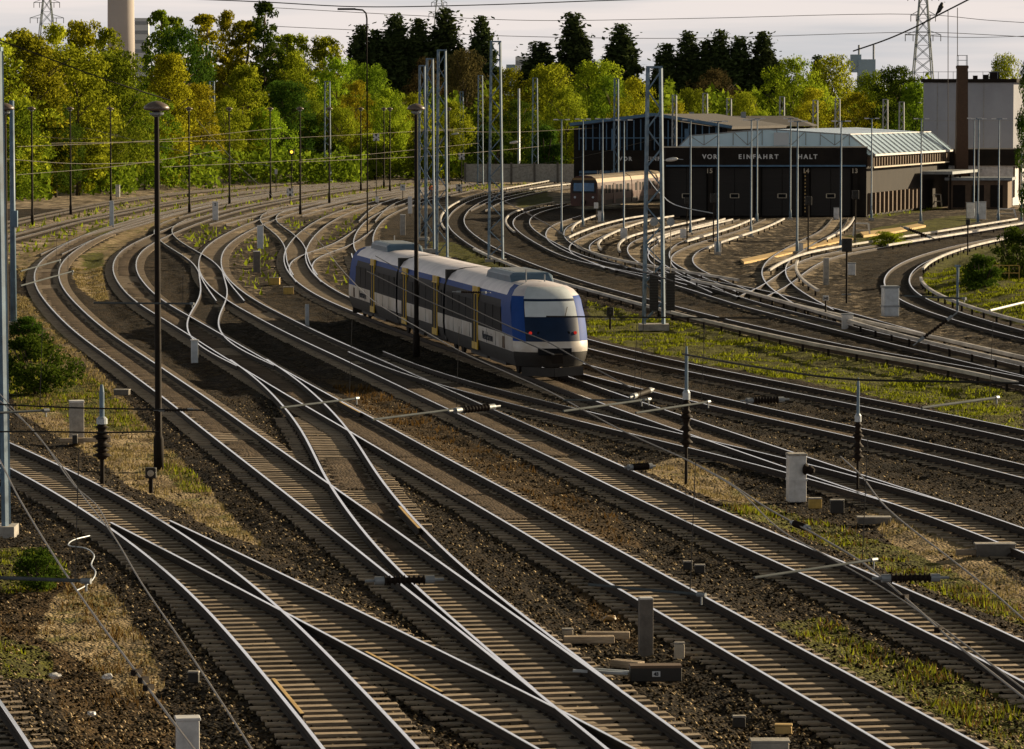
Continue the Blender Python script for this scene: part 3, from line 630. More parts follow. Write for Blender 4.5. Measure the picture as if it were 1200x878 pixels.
def hw(z): return float(np.interp(z, [h[1] for h in HALF], [h[0] for h in HALF]))
def fs_(z): return float(np.interp(z, [.42, .7, .95, 1.2, 1.6, 2.05, 2.7, 3.1, 3.32, 3.47, 3.56, 3.59], [.30, .12, .0, .03, .17, .38, .78, 1.08, 1.36, 1.75, 2.3, 2.7]))
def carbody(L_, nose, parent):
    """x from 0 (front) back to -L_"""
    mb = MB(); zs = [h[1] for h in HALF]; xs = np.r_[0, .5, 1.2, 2.4, np.arange(4, L_ - .5, 2.0), L_]
    def xf(z): return -(fs_(z) + .9) if nose else -.25
    for sg in (1, -1):
        g = []
        for x in xs:
            row = []
            for y, z in HALF: row.append((xf(z) + (-(L_ - .25) - xf(z)) * (x / L_), sg * y, z))
            g.append(row)
        o = len(mb.v)
        for row in g: mb.v += row
        k = len(HALF)
        for i in range(len(xs) - 1):
            for j in range(k - 1):
                q = (o + i * k + j, o + i * k + j + 1, o + (i + 1) * k + j + 1, o + (i + 1) * k + j); m_ = SIDE_M[j]
                if nose and xs[i] < 1.3 and 4 <= j <= 7: m_ = 2
                if nose and xs[i] < .6 and j in (8, 9): m_ = 2
                mb.f.append(q if sg < 0 else q[::-1]); mb.m.append(m_)
    ends = [(-(L_ - .25), 5)] + ([] if nose else [(-.25, 5)])
    for x, m_ in ends: mb.add([(x, y, z) for y, z in HALF] + [(x, -y, z) for y, z in HALF[::-1]], [tuple(range(2 * len(HALF)))], m_)
    if nose:
        vs_ = [-1, -.86, -.72, -.4, 0, .4, .72, .86, 1]; o = len(mb.v)
        for z in FZ:
            for v in vs_:
                w = hw(z) if z < 3.58 else .02
                mb.v.append((-(fs_(z) + .9 * abs(v) ** 3.2), v * w, z))
        k = len(vs_)
        for i in range(len(FZ) - 1):
            for j in range(k - 1):
                z = (FZ[i] + FZ[i + 1]) / 2; av = abs(vs_[j] + vs_[j + 1]) / 2
                m_ = 3 if z < 1.0 else 1 if z < 1.4 else 2 if z < 1.56 else 0
                if 1.56 <= z < 3.0: m_ = 6 if av < .79 else 2
                if 3.0 <= z < 3.2 and av >= .79: m_ = 2
                if 3.0 < z < 3.42 and av < .79: m_ = 4  # panel over the windscreen, sky reflection painted as a pale colour
                if 1.4 < z < 1.56 and av < .6: m_ = 6
                mb.f.append((o + i * k + j, o + i * k + j + 1, o + (i + 1) * k + j + 1, o + (i + 1) * k + j)); mb.m.append(m_)
    ob = mb.build('body', [M[k_] for k_ in BM], parent, smooth=True)
    md = ob.modifiers.new('edges', 'EDGE_SPLIT'); md.split_angle = R(38)
    return ob
def door(x, sg, parent):
    y = sg * 1.475
    d = MB()
    for s in (-1, 1): d.box((x + s * .335, y, 1.72), (.62, .06, 2.30), m=0); d.box((x + s * .335, sg * 1.43, 2.92), (.60, .10, .40), m=0)
    o = d.build('door', M['yellow'], parent); bevel(o, .02)
    for s in (-1, 1): MB().box((x + s * .335, sg * 1.508, 1.85), (.46, .012, 1.95)).build('door_window', M['dark_glass'], o)
    return o
def windows(x0, x1, n_, sg, parent):
    w = (x1 - x0) / n_
    for i in range(n_):
        o = MB().box((x0 + (i + .5) * w, sg * 1.463, 2.12), (w - .14, .02, .92)).build('window', M['dark_glass'], parent); bevel(o, .008)
def pod(x0, x1, parent):
    mb = MB(); xm = (x0 + x1) / 2; w = .86
    sec = [(w, 3.42), (w, 3.74), (w - .16, 3.86), (-w + .16, 3.86), (-w, 3.74), (-w, 3.42)]
    V_ = [(x0, y, z) for y, z in sec]; V_ = [(x0 - (.0 if z < 3.7 else .45), y, z) for y, z in sec] + [(x1 + (0 if z < 3.7 else .45), y, z) for y, z in sec]
    mb.add(V_, [(i, (i + 1) % 6, 6 + (i + 1) % 6, 6 + i) for i in range(6)] + [(5, 4, 3, 2, 1, 0), (6, 7, 8, 9, 10, 11)])
    o = mb.build('roof_unit', M['pod'], parent); bevel(o, .03)
    g = MB()
    for i in range(5): g.box((xm + (i - 2) * (x0 - x1) / 6.5, 0, 3.865), ((x0 - x1) / 9, 1.1, .02))
    g.build('grille', M['grey_steel'], o); return o
def bogie(x, parent):
    b = MB()
    for s in (-1, 1): b.box((x, s * 1.0, .55), (3.0, .14, .28)); b.box((x, s * 1.0, .75), (.8, .2, .3))
    b.box((x, 0, .6), (.5, 1.8, .25)); o = b.build('bogie', M['train_skirt'], parent)
    for dx in (-.95, .95):
        w = MB()
        for s in (-1, 1): w.lathe([(.42, -.06), (.42, .06), (.36, .07)], (x + dx, s * .75, .40), 20, axis=(0, 1, 0))
        w.tube([(x + dx, -.75, .40), (x + dx, .75, .40)], .07, 8); w.build('wheelset', M['dark_steel'], o)
    return o
pf = at_s(S0)
train = empty('railcar', (pf[0], pf[1], 0), 0, 'blue and white three part diesel railcar with yellow doors standing in the yard', 'train')
LENS = [17.6, 13.2, 17.6]; s = S0
for ci, Lc in enumerate(LENS):
    a, b = at_s(s), at_s(s + Lc); dv = a - b; ang = math.atan2(dv[1], dv[0])
    flip = ci == 2
    loc = (b if flip else a) - pf; rz = ang + (math.pi if flip else 0)
    c = carbody(Lc, ci != 1, train); c.location = (loc[0], loc[1], 0); c.rotation_euler = (0, 0, rz)
    for sg in (1, -1):
        if ci == 1:
            door(-2.3, sg, c); door(-10.9, sg, c); windows(-10.3, -2.9, 4, sg, c); windows(-1.6, -.6, 1, sg, c); windows(-12.6, -11.6, 1, sg, c)
        else:
            door(-9.6, sg, c); windows(-9.0, -3.6, 3, sg, c); windows(-16.9, -10.2, 4, sg, c)
    if ci != 1: pod(-4.6, -10.6, c)
    sm = MB()                                        # panel seams along the sides
    for sg in (1, -1):
        for x in np.arange(-2.8, -Lc + .6, -2.05): sm.box((x, sg * 1.466, 1.28), (.025, .012, .55))
    sm.build('panel_seam', M['train_skirt'], c)
    k_ = MB()                                        # underfloor equipment
    for x0, x1 in ((-3.9, -7.6), (-8.2, -12.2)) if Lc > 15 else ((-3, -6), (-7, -10)):
        k_.box(((x0 + x1) / 2, 0, .52), (x0 - x1, 2.4, .5))
    k_.build('underfloor', M['train_skirt'], c)
    if ci != 1:
        bogie(-2.6, c); 
        ws = MB(); n_ = 7; zl = [2.32, 2.5, 2.7, 2.90]           # windscreen, set just proud of the black mask
        for z in zl:
            for i in range(n_):
                v = -.70 + 1.4 * i / (n_ - 1); ws.v.append((-(fs_(z) + .9 * abs(v) ** 3.2) + .022, v * hw(z), z + .01))
        for i in range(len(zl) - 1):
            for j in range(n_ - 1): ws.f.append((i * n_ + j, i * n_ + j + 1, (i + 1) * n_ + j + 1, (i + 1) * n_ + j)); ws.m.append(0)
        w = ws.build('windscreen', M['screen_sky_glass'], c, smooth=True)
        wp = MB(); wp.bar((-.50, .5, 2.35), (-.72, .62, 2.7), .025); wp.build('wiper', M['black'], w)
        for v in (-.60, .60):
            MB().lathe([(.001, .03), (.065, .02), (.065, -.05)], (-(fs_(1.72) + .9 * abs(v) ** 3.2) - .02, v * hw(1.72), 1.72), 12, axis=(1, 0, .35)).build('tail_light', M['red_lamp'], c)
            MB().lathe([(.001, .03), (.065, .02), (.065, -.05)], (-(fs_(1.72) + .9 * (abs(v) - .18) ** 3.2) - .02, v * hw(1.72) * .66, 1.72), 12, axis=(1, 0, .35)).build('headlight', M['dark_glass'], c)
        MB().bar((-.1, 0, .78), (.42, 0, .78), .26, .3).box((.46, 0, .78), (.14, .42, .36)).build('coupler', M['dark_steel'], c)
        MB().box((-.03, 0, 1.02), (.14, 1.3, .26)).build('coupler_hood', M['train_black'], c)
        pl = MB(); pl.bar((-.55, -1.2, .25), (-.12, 0, .22), .06, .34); pl.bar((-.55, 1.2, .25), (-.12, 0, .22), .06, .34); pl.build('rail_guard', M['train_skirt'], c)
        for dx, dy, h in ((-3.4, -.5, .55), (-3.2, .2, .35)): MB().tube([(dx, dy, 3.5), (dx, dy, 3.5 + h)], .03, 6).build('antenna', M['grey_steel'], c)
        for sg in (1, -1):                           # dark operator lettering and small crest on the white band
            cu = bpy.data.curves.new('lettering', 'FONT'); cu.body = 'Niederbarnim'; cu.size = .48; cu.extrude = .004; cu.space_character = .92
            cu.materials.append(M['navy']); fo = font_mesh('lettering', cu); fo.parent = c
            fo.rotation_euler = (R(90), 0, math.pi if sg > 0 else 0); fo.location = (-4.9 if sg > 0 else -7.9, sg * 1.475, 1.10)
            MB().box((-3.0, sg * 1.47, 1.24), (.52, .02, .46)).build('crest', M['pale_brown'], c)
    if ci < 2:
        g = MB(); e = -Lc
        for i in range(3): g.box((e + .14 - i * .14, 0, 1.98), (.10, 2.74 - .1 * (i % 2), 3.0)); 
        g.build('gangway', M['black'], c); bogie(e, c)
    s += Lc
print('rear of train at', proj((*at_s(s), 0)), 'front', proj((*pf, 0)), at_s(s), pf)

M['sub_roof'] = mat('suburban_roof', (.17, .13, .085), .8, 0, .4, .6)
# red and ochre suburban train beyond, entering the left depot
sb0 = Vector((7.4, 404, 0))
sub = empty('suburban_train', sb0, R(90) - R(13) , 'red and ochre suburban electric train with blue windscreen outside the left depot', 'train')
SH = [(1.38, .35), (1.42, .9), (1.45, 1.5), (1.44, 2.3), (1.40, 2.75), (1.22, 3.15), (.8, 3.42), (0, 3.52)]; SMm = [1, 0, 0, 0, 2, 3, 3]
for ci in range(2):
    mb = MB(); x0 = ci * 18.2; x1 = x0 + 17.8; k = len(SH)
    for sg in (1, -1):
        o = len(mb.v); mb.v += [(x0, sg * y, z) for y, z in SH] + [(x1, sg * y, z) for y, z in SH]
        for j in range(k - 1): q = (o + j, o + k + j, o + k + j + 1, o + j + 1); mb.f.append(q if sg < 0 else q[::-1]); mb.m.append(SMm[j])
    for x in (x0, x1): mb.add([(x, y, z) for y, z in SH] + [(x, -y, z) for y, z in SH[::-1]], [tuple(range(2 * k))], 0 if x else 0)
    c = mb.build('car', [M['dark_red'], M['black'], M['ochre'], M['sub_roof']], sub)
    for sg in (1, -1):
        for i in range(8): MB().box((x0 + 2.2 + i * 1.95, sg * 1.448, 2.0), (1.25, .03, .85)).build('window', M['dark_glass'], c)
        for i in range(3): MB().box((x0 + 3.2 + i * 5.4, sg * 1.455, 1.55), (1.1, .04, 2.1)).build('door', M['dark_red'], c)
    if ci == 0:
        mk = MB().box((x0 - .02, 0, 2.35), (.05, 2.5, 1.35)).build('cab_mask', M['black'], c); bevel(mk, .02)
        o = MB().box((x0 - .06, 0, 2.30), (.04, 2.15, .85)).build('windscreen', M['blue_glass'], c); bevel(o, .015)
        MB().box((x0 - .03, 0, 3.13), (.05, 2.35, .22)).build('roof_edge', M['ochre'], c)
        for y in (-.95, .95): MB().lathe([(.001, .03), (.12, .02), (.12, -.04)], (x0 - .02, y, 1.25), 12, axis=(-1, 0, 0)).build('headlight', M['galv'], c)
        MB().box((x0 - .25, 0, .75), (.5, .35, .35)).build('coupler', M['dark_steel'], c)
# ------------------------------------------------------------------ buildings
def text(body, size, loc, rz, m, parent, name='lettering', sp=1.0):
    cu = bpy.data.curves.new(name, 'FONT'); cu.body = body; cu.size = size; cu.extrude = .015; cu.offset = .03 * size; cu.align_x = 'CENTER'; cu.align_y = 'CENTER'; cu.space_character = sp
    cu.materials.append(m); o = font_mesh(name, cu); o.parent = parent; o.location = loc; o.rotation_euler = (R(90), 0, rz); return o
def prism(foot, z0, z1, name, m, parent):
    k = len(foot); mb = MB(); mb.add([(x, y, z0) for x, y in foot] + [(x, y, z1) for x, y in foot], [tuple(range(k - 1, -1, -1)), tuple(range(k, 2 * k))] + [(i, (i + 1) % k, k + (i + 1) % k, k + i) for i in range(k)])
    return mb.build(name, m, parent)
def zy(y, D): return HC - (y - 128) * D / F

# right depot: four dark gates, dark fascia with white words, long glass lantern on the roof
dp = empty('train_depot', (15.2, 388, -.3), 0, 'dark brown train depot with numbered gates and a long glass roof lantern', 'depot')
SV = (.278, .961)
def du(u, w, z): return (u + w * SV[0], w * SV[1], z + .3)
def dfoot(u0, u1, w0, w1): return [du(u0, w0, 0)[:2], du(u1, w0, 0)[:2], du(u1, w1, 0)[:2], du(u0, w1, 0)[:2]]
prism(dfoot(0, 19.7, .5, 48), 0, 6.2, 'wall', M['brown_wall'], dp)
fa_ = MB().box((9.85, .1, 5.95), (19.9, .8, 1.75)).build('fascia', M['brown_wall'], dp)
MB().box((9.85, .08, 6.87), (20.1, .95, .12)).build('coping', M['beige_trim'], dp)
MB().box((9.85, -.34, 5.02), (19.7, .09, .16)).build('blue_rail', M['blue_trim'], dp)
text('VOR', .62, (4.3, -.315, 5.9), 0, M['white_paint'], fa_, sp=1.3); text('EINFAHRT', .62, (9.1, -.315, 5.9), 0, M['white_paint'], fa_, sp=1.5); text('HALT', .62, (13.95, -.315, 5.9), 0, M['white_paint'], fa_, sp=1.4)
for gx in (2.05, 6.8, 11.5, 16.3):
    gt = MB()
    for s_ in (-1, 1): gt.box((gx + s_ * 1.0, .42, 2.45), (1.96, .14, 4.75))
    g = gt.build('gate', M['gate'], dp); bevel(g, .02)
    hb = MB()
    for z in np.arange(.5, 4.6, .42): hb.box((gx, .335, z), (3.9, .03, .05))
    hb.build('rib', M['gate'], g)
    f_ = MB()
    for a, b in (((-.42, .2), (.42, .2)), ((-.42, -.2), (.42, -.2)), ((-.42, -.2), (-.42, .2)), ((.42, -.2), (.42, .2))): f_.bar((gx + a[0], .30, 2.05 + a[1]), (gx + b[0], .30, 2.05 + b[1]), .09, .05)
    wf = f_.build('window', M['beige_trim'], g); MB().box((gx, .325, 2.05), (.8, .02, .38)).build('pane', M['dark_glass'], wf)
for px_, tx in ((831, '15'), (944, '14'), (1001, '13')): text(tx, .62, ((px_ - 600) / F * 388 - 15.2, .02, 4.5), 0, M['beige_trim'], dp, 'gate_number', 1.1)
for gx in (-.1, 4.42, 9.15, 13.9, 18.7): MB().box((gx, .28, 2.5), (.46, .5, 4.9)).build('column', M['brown_wall'], dp)
for gx in (9.0, 13.75):
    mb = MB()
    for z in np.arange(.5, 4.5, .35): mb.box((gx, .02, z), (.12, .03, .14))
    mb.build('hazard_strip', M['plank'], dp)
# lantern
sec = [(1.0, 6.55), (2.1, 7.65), (9.8, 8.3), (17.9, 7.75), (20.4, 5.75)]; W0, W1 = 1.0, 46.5
ln = MB()
fr = [du(u, W0, z) for u, z in sec]; bk = [du(u, W1, z) for u, z in sec]; k = len(sec)
ln.add(fr + bk, [(0, 1, k + 1, k)], 0); ln.add(fr + bk, [(1, 2, k + 2, k + 1), (2, 3, k + 3, k + 2)], 0); ln.add(fr + bk, [(3, 4, k + 4, k + 3)], 0); ln.add(fr, [tuple(range(k))], 0); ln.add(bk, [tuple(range(k))], 0)
lo = ln.build('roof_lantern', [M['skyglass'], M['galv']], dp)
rb = MB()
for w in np.linspace(W0, W1, 17): rb.bar(du(17.9, w, 7.80), du(20.45, w, 5.80), .22, .12)
rb.bar(du(17.9, W0, 7.82), du(17.9, W1, 7.82), .2, .1); rb.bar(du(20.4, W0, 5.76), du(20.4, W1, 5.76), .2, .2); rb.build('glazing_bars', M['white_paint'], lo)
tb = MB()
for i, u in enumerate(np.linspace(2.1, 17.9, 12)):
    zt = np.interp(u, [2.1, 9.8, 17.9], [7.65, 8.3, 7.75]); tb.bar(du(u, W0 - .06, 6.75), du(u, W0 - .06, zt), .07)
    if i % 3 == 1 and i < 11: u2 = u + 1.4; tb.bar(du(u, W0 - .07, 6.75), du(u2, W0 - .07, zt - .05), .06); tb.bar(du(u, W0 - .07, 6.75), du(u - 1.4, W0 - .07, zt - .1), .06)
tb.bar(du(1.0, W0 - .05, 6.6), du(2.1, W0 - .05, 7.66), .1); tb.bar(du(2.1, W0 - .06, 7.67), du(9.8, W0 - .06, 8.32), .12); tb.bar(du(9.8, W0 - .06, 8.32), du(17.9, W0 - .06, 7.77), .12); tb.bar(du(17.9, W0 - .06, 7.77), du(20.4, W0 - .06, 5.77), .12)
tb.build('frame', M['grey_steel'], lo)
wp_ = MB().box(du(11.2, W0 - .2, 7.35), (1.5, .15, 1.3)).build('hatch', M['far_white'], lo)
# side wall to the right: pilasters, band of pale posts, gutter, canopy
sa = math.atan2(SV[1], SV[0])
for w in np.arange(1.5, 30, 2.3): MB().box(du(19.85, w, .95), (.5, .34, 2.1), sa).build('pilaster', M['pale_brown'], dp)  # only the sunlit foot is shaped; shaded upper part left as dark wall
for w in np.arange(1, 47.5, 1.45): MB().box(du(19.9, w, 5.15), (.35, .35, .95), sa).build('window_post', M['pale_brown'], dp)
MB().bar(du(20.3, .6, 4.55), du(20.3, 44, 4.55), .3, .14).build('gutter', M['beige_trim'], dp)
cn = MB(); cn.bar(du(22, 27, 3.6), du(22, 46, 3.6), 3.4, .3); c_ = cn.build('canopy', M['grey_steel'], dp)
for w in (28, 34, 40, 45.5): MB().bar(du(23.3, w, -.3), du(23.3, w, 3.45), .2).build('canopy_post', M['dark_steel'], c_)

# left depot behind the suburban train
dl = empty('train_depot', (7.1, 451, -.3), 0, 'older train depot with blue glazed gable above the red suburban train', 'depot')
WL = 17.6
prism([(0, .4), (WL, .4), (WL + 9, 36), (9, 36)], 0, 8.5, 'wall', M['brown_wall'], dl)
mb = MB(); sl_ = [(-.5, 8.9), (WL * .52, 10.05), (WL + .5, 8.6)]
vv = [(u, -.7, z) for u, z in sl_] + [(u + 9, 36, z) for u, z in sl_]; mb.add(vv, [(0, 1, 4, 3), (1, 2, 5, 4)]); ro = mb.build('roof', M['roof_felt'], dl)
sd = ro.modifiers.new('thick', 'SOLIDIFY'); sd.thickness = .3
bt = MB(); bt.bar((-.5, -.78, 8.85), (WL * .52, -.78, 10.0), .12, .34); bt.bar((WL * .52, -.78, 10.0), (WL + .5, -.78, 8.55), .12, .34); bt.build('bargeboard', M['blue_trim'], ro)
gl = MB(); gl.add([(.6, .3, 5.9), (WL - .5, .3, 5.9), (WL - .5, .3, 8.4), (WL * .52, .3, 9.6), (.6, .3, 8.7)], [(0, 1, 2, 3, 4)]); gz_ = gl.build('gable_glazing', M['dark_glass'], dl)
ml = MB()
for u in np.linspace(.6, WL - .5, 22): ml.bar((u, .24, 5.9), (u, .24, np.interp(u, [.6, WL * .52, WL - .5], [8.7, 9.6, 8.4])), .12, .07)
ml.bar((.6, .22, 7.3), (WL - .5, .22, 7.3), .1); ml.build('mullions', M['blue_trim'], gz_)
fb = MB().box((WL / 2, .05, 4.75), (WL, .5, 2.2)).build('fascia', M['brown_wall'], dl)
text('VOR', .62, (5.9, -.23, 4.9), 0, M['white_paint'], fb, sp=1.35); text('EINFAHRT', .62, (10.1, -.23, 4.9), 0, M['white_paint'], fb, sp=1.3); text('HALT', .62, (14.1, -.23, 4.9), 0, M['white_paint'], fb, sp=1.3)
text('18', .75, (2.9, -.02, 3.3), 0, M['beige_trim'], dl, 'gate_number')
for gx in (2.4, 6.6, 10.8, 15.0):
    g = MB().box((gx, .3, 1.75), (3.7, .16, 3.5)).build('gate', M['gate'], dl); bevel(g, .02)
    for z in (2.95, 3.4): MB().box((gx, .18, z), (3.6, .06, .3)).build('blue_strip', M['blue_trim'], g)
for gx in (.25, 4.5, 8.7, 12.9, 17.2): MB().box((gx, .25, 4.2), (.4, .5, 8.3)).build('column', M['blue_trim'] if gx in (4.5, 12.9) else M['brown_wall'], dl)

wh = empty('workshop_hall', (19.5, 487, -.3), 0, 'low workshop with grey brown felt roof and pale posts behind the depots', 'workshop')
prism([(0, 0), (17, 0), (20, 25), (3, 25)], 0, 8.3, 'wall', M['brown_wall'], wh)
mb = MB(); mb.add([(-.8, -.8, 8.5), (17.8, -.8, 8.5), (20.5, 26, 8.5), (2.2, 26, 8.5), (4, 9, 9.75), (15.5, 9, 9.75)], [(0, 1, 5, 4), (1, 2, 5), (2, 3, 4, 5), (3, 0, 4)]); ro = mb.build('roof', M['roof_felt'], wh)
for u in np.arange(.6, 17, .95): MB().box((u, -.1, 7.5), (.4, .3, 1.5)).build('window_post', M['beige_trim'], wh)
for u in (3, 9.5): MB().box((u, 6, 9.8), (.6, .6, .9)).build('vent', M['grey_steel'], ro)

# grey block with the brick chimney in front
tw = empty('grey_block', ((1081 - 600) / F * 450, 450, -.3), 0, 'windowless pale grey rendered block with dark flat roof behind the chimney', 'building')
TW, TH = 10.3, zy(97, 450) + .3
ft = [(0, 0), (TW, 0), (TW + 6.5, 13), (6.5, 13)]
w_ = prism(ft, 0, TH, 'wall', M['render_grey'], tw)
jl = MB()
for u in (1.6, 6.9): jl.box((u, -.02, TH / 2), (.05, .03, TH - .2))
for z in (TH * .35, TH * .68): jl.box((TW / 2, -.015, z), (TW, .02, .05))
jl.build('panel_joint', M['concrete'], w_)
ro = prism([(-.35, -.35), (TW + .3, -.35), (TW + 7, 13.4), (6.2, 13.4)], TH + .002, TH + .42, 'roof', M['dark_steel'], tw)
rl = MB()
for u in np.arange(0, TW + .1, 1.7): rl.bar((u, .2, TH + .4), (u, .2, TH + 1.25), .05)
rl.bar((0, .2, TH + 1.22), (TW, .2, TH + 1.22), .05); rl.build('railing', M['grey_steel'], ro)
for u, s_ in ((7.4, .5), (8.4, .8), (6.2, .4)): MB().box((u, 2.5, TH + .42 + s_ / 2), (s_ * 1.3, s_, s_)).build('roof_vent', M['dark_steel'], ro)
ch = empty('brick_chimney', ((1126 - 600) / F * 430, 430, -.3), 0, 'square brown brick chimney with a wire cage on top', 'chimney')
CHH = zy(77, 430) + .3
mb = MB(); a_, b_ = .72, .56
mb.add([(-a_, -a_, 0), (a_, -a_, 0), (a_, a_, 0), (-a_, a_, 0), (-b_, -b_, CHH), (b_, -b_, CHH), (b_, b_, CHH), (-b_, b_, CHH)], [(0, 1, 5, 4), (1, 2, 6, 5), (2, 3, 7, 6), (3, 0, 4, 7), (4, 5, 6, 7)]); mb.build('stack', M['brick'], ch)
MB().box((0, 0, CHH - .2), (1.25, 1.25, .3)).build('collar', M['brick'], ch)
cg = MB()
for x in (-.5, .5):
    for y in (-.5, .5): cg.bar((x, y, CHH), (x, y, CHH + 1.1), .06)
for z in (.55, 1.08): cg.bar((-.5, -.5, CHH + z), (.5, -.5, CHH + z), .05); cg.bar((-.5, .5, CHH + z), (.5, .5, CHH + z), .05); cg.bar((.5, -.5, CHH + z), (.5, .5, CHH + z), .05); cg.bar((-.5, -.5, CHH + z), (-.5, .5, CHH + z), .05)
cg.build('cage', M['grey_steel'], ch)
an = empty('annexe', ((1112 - 600) / F * 433, 433, -.3), 0, 'low annexe with broad dark flat roof and white wall below the chimney', 'building')
AW = 7.0
prism([(0, 0), (AW, 0), (AW + 4, 10), (4, 10)], 0, 5.2, 'wall', M['white_paint'], an)
prism([(-.6, -.6), (AW + .5, -.6), (AW + 4.8, 10.4), (3.6, 10.4)], 4.4, 6.2, 'roof', M['brown_wall'], an)
MB().box((5.0, -.03, 1.7), (1.3, .1, 2.6)).build('door', M['blue_trim'], an)
for i in range(4): MB().box((AW + .1 + i * .95, .3 + i * 2.3, 2.6), (.3, .3, 3.4)).build('pillar', M['pale_brown'], an)
sh = empty('lean_to_shed', (46.6, 420, -.3), 0, 'low shed with pale flat roof and brown doors at the right end of the depot', 'shed')
prism([(0, 0), (6.4, 0), (7.6, 6), (1.2, 6)], 0, 3.0, 'wall', M['pale_brown'], sh); prism([(-.4, -.5), (6.8, -.5), (8.1, 6.3), (.8, 6.3)], 3.005, 3.3, 'roof', M['grey_steel'], sh)
for u in (1.2, 3.2, 5.2): MB().box((u, -.04, 1.3), (1.3, .1, 2.4)).build('door', M['brown_wall'], sh)

# far away above the trees
fc = empty('power_station_chimney', ((143.5 - 600) / F * 1500, 1500, -2), 0, 'huge pale concrete power station chimney rising above the wood', 'chimney')
MB().lathe([(6.0, 0), (5.15, 40), (4.6, 120)], n=28).build('shaft', M['far_conc'], fc, smooth=True)
def block(name, x0, x1, yt, D, m, label, floors=0, cat='building'):
    o = empty(name, ((x0 + x1) / 2 / F * D - 600 / F * D, D, -1), 0, label, cat); w = (x1 - x0) / F * D; h = zy(yt, D) + 1
    b = MB().box((0, 0, h / 2), (w, w * .8, h)).build('wall', m, o)
    for i in range(floors): MB().box((0, -w * .4 - .05, h - 1.8 - i * 3.3), (w * .94, .12, 1.3)).build('window_band', M['grey_steel'], b)
    return o, w, h
block('tower_block', 160, 176, 22, 1400, M['far_white'], 'white tower block with ribbon windows beside the concrete chimney', 7)
o, w, h = block('boiler_house', 1004, 1024, 70, 1150, M['far_blue'], 'pale blue industrial block with two short flues beyond the trees')
MB().box((-w * .62, 0, h - 1.2), (w * .6, w * .6, 5.2)).build('penthouse', M['far_blue'], o)
for dx in (-2.2, 2.1): MB().tube([(dx, 0, h), (dx, 0, h + 4.2)], .3, 8).build('flue', M['grey_steel'], o)
o, w, h = block('apartment_block', 604, 622, 67, 1150, M['far_white'], 'small white apartment block peeping out between the conifers', 3)
MB().box((-w * .8, 1, h / 2 - 1), (w * .6, w * .6, h - 2.5)).build('wing', M['far_blue'], o)
nw = empty('noise_wall', ((545 - 600) / F * 560, 560, -.3), 0, 'low pale concrete wall at the foot of the far trees', 'wall')
for i in range(5): MB().box((1.6 + i * 3.3, 0, 1.5), (3.26, .2, 2.6)).build('panel', M['concrete'], nw); MB().box((i * 3.3, -.05, 1.5), (.3, .36, 3.0)).build('post', M['dark_conc'], nw)

M['pylon'] = mat('pylon_steel', (.22, .27, .30), .7, .1, .2, .3)
def pylon(px_, D, ztop, half, arms, label):
    o = empty('electricity_pylon', ((px_ - 600) / F * D, D, -1), 0, label, 'pylon', 'lattice electricity pylons')
    mb = MB(); lv = np.linspace(0, ztop, 15); wd = lambda z: half * (1 - z / ztop) ** 1.15 + .45
    for z0, z1 in zip(lv[:-1], lv[1:]):
        a, b = wd(z0), wd(z1)
        for sx, sy in ((-1, -1), (1, -1), (1, 1), (-1, 1)): mb.bar((sx * a, sy * a, z0), (sx * b, sy * b, z1), .26)
        for y in (-1, 1): mb.bar((-a, y * a, z0), (b, y * b, z1), .13); mb.bar((a, y * a, z0), (-b, y * b, z1), .13)
        mb.bar((-b, -b, z1), (b, -b, z1), .12)
    mb.build('tower', M['pylon'], o)
    for z, w in arms:
        a = MB(); q = wd(z)
        for s in (-1, 1): a.bar((s * q, 0, z + 1.1), (s * w, 0, z), .16); a.bar((s * q, -.3, z), (s * w, 0, z), .16); a.bar((s * q, .3, z), (s * w, 0, z), .16)
        ao = a.build('crossarm', M['pylon'], o)
        for s in (-.98, -.55, .55, .98): MB().tube([(s * w, 0, z), (s * w, 0, z - 1.6)], .1, 6).build('insulator', M['insul'], ao)
    return o
pylon(1080, 1000, 48, 3.6, [(zy(37, 1000), 4.6), (zy(14, 1000), 3.2), (zy(-10, 1000), 4.0)], 'lattice pylon behind the grey block at the upper right')
pylon(57, 1200, 52, 6, [(zy(18, 1200), 5.2), (zy(0, 1200), 4)], 'lattice pylon above the wood in the upper left corner')
pylon(515, 1500, 60, 6, [(zy(14, 1500), 4.0), (zy(1, 1500), 3)], 'distant pylon tip above the dark conifers')
M['tube_paint'] = mat('tube_paint', (.10, .115, .125), .85, 0, .3, 3, spec=.1)
# ------------------------------------------------------------------ lamps, masts, signals, boxes, wires
ZG = -.3
def ht(base, top): D = base.y; return (zy(top, D)) - base.z
def zed(p): p = p.copy(); return p
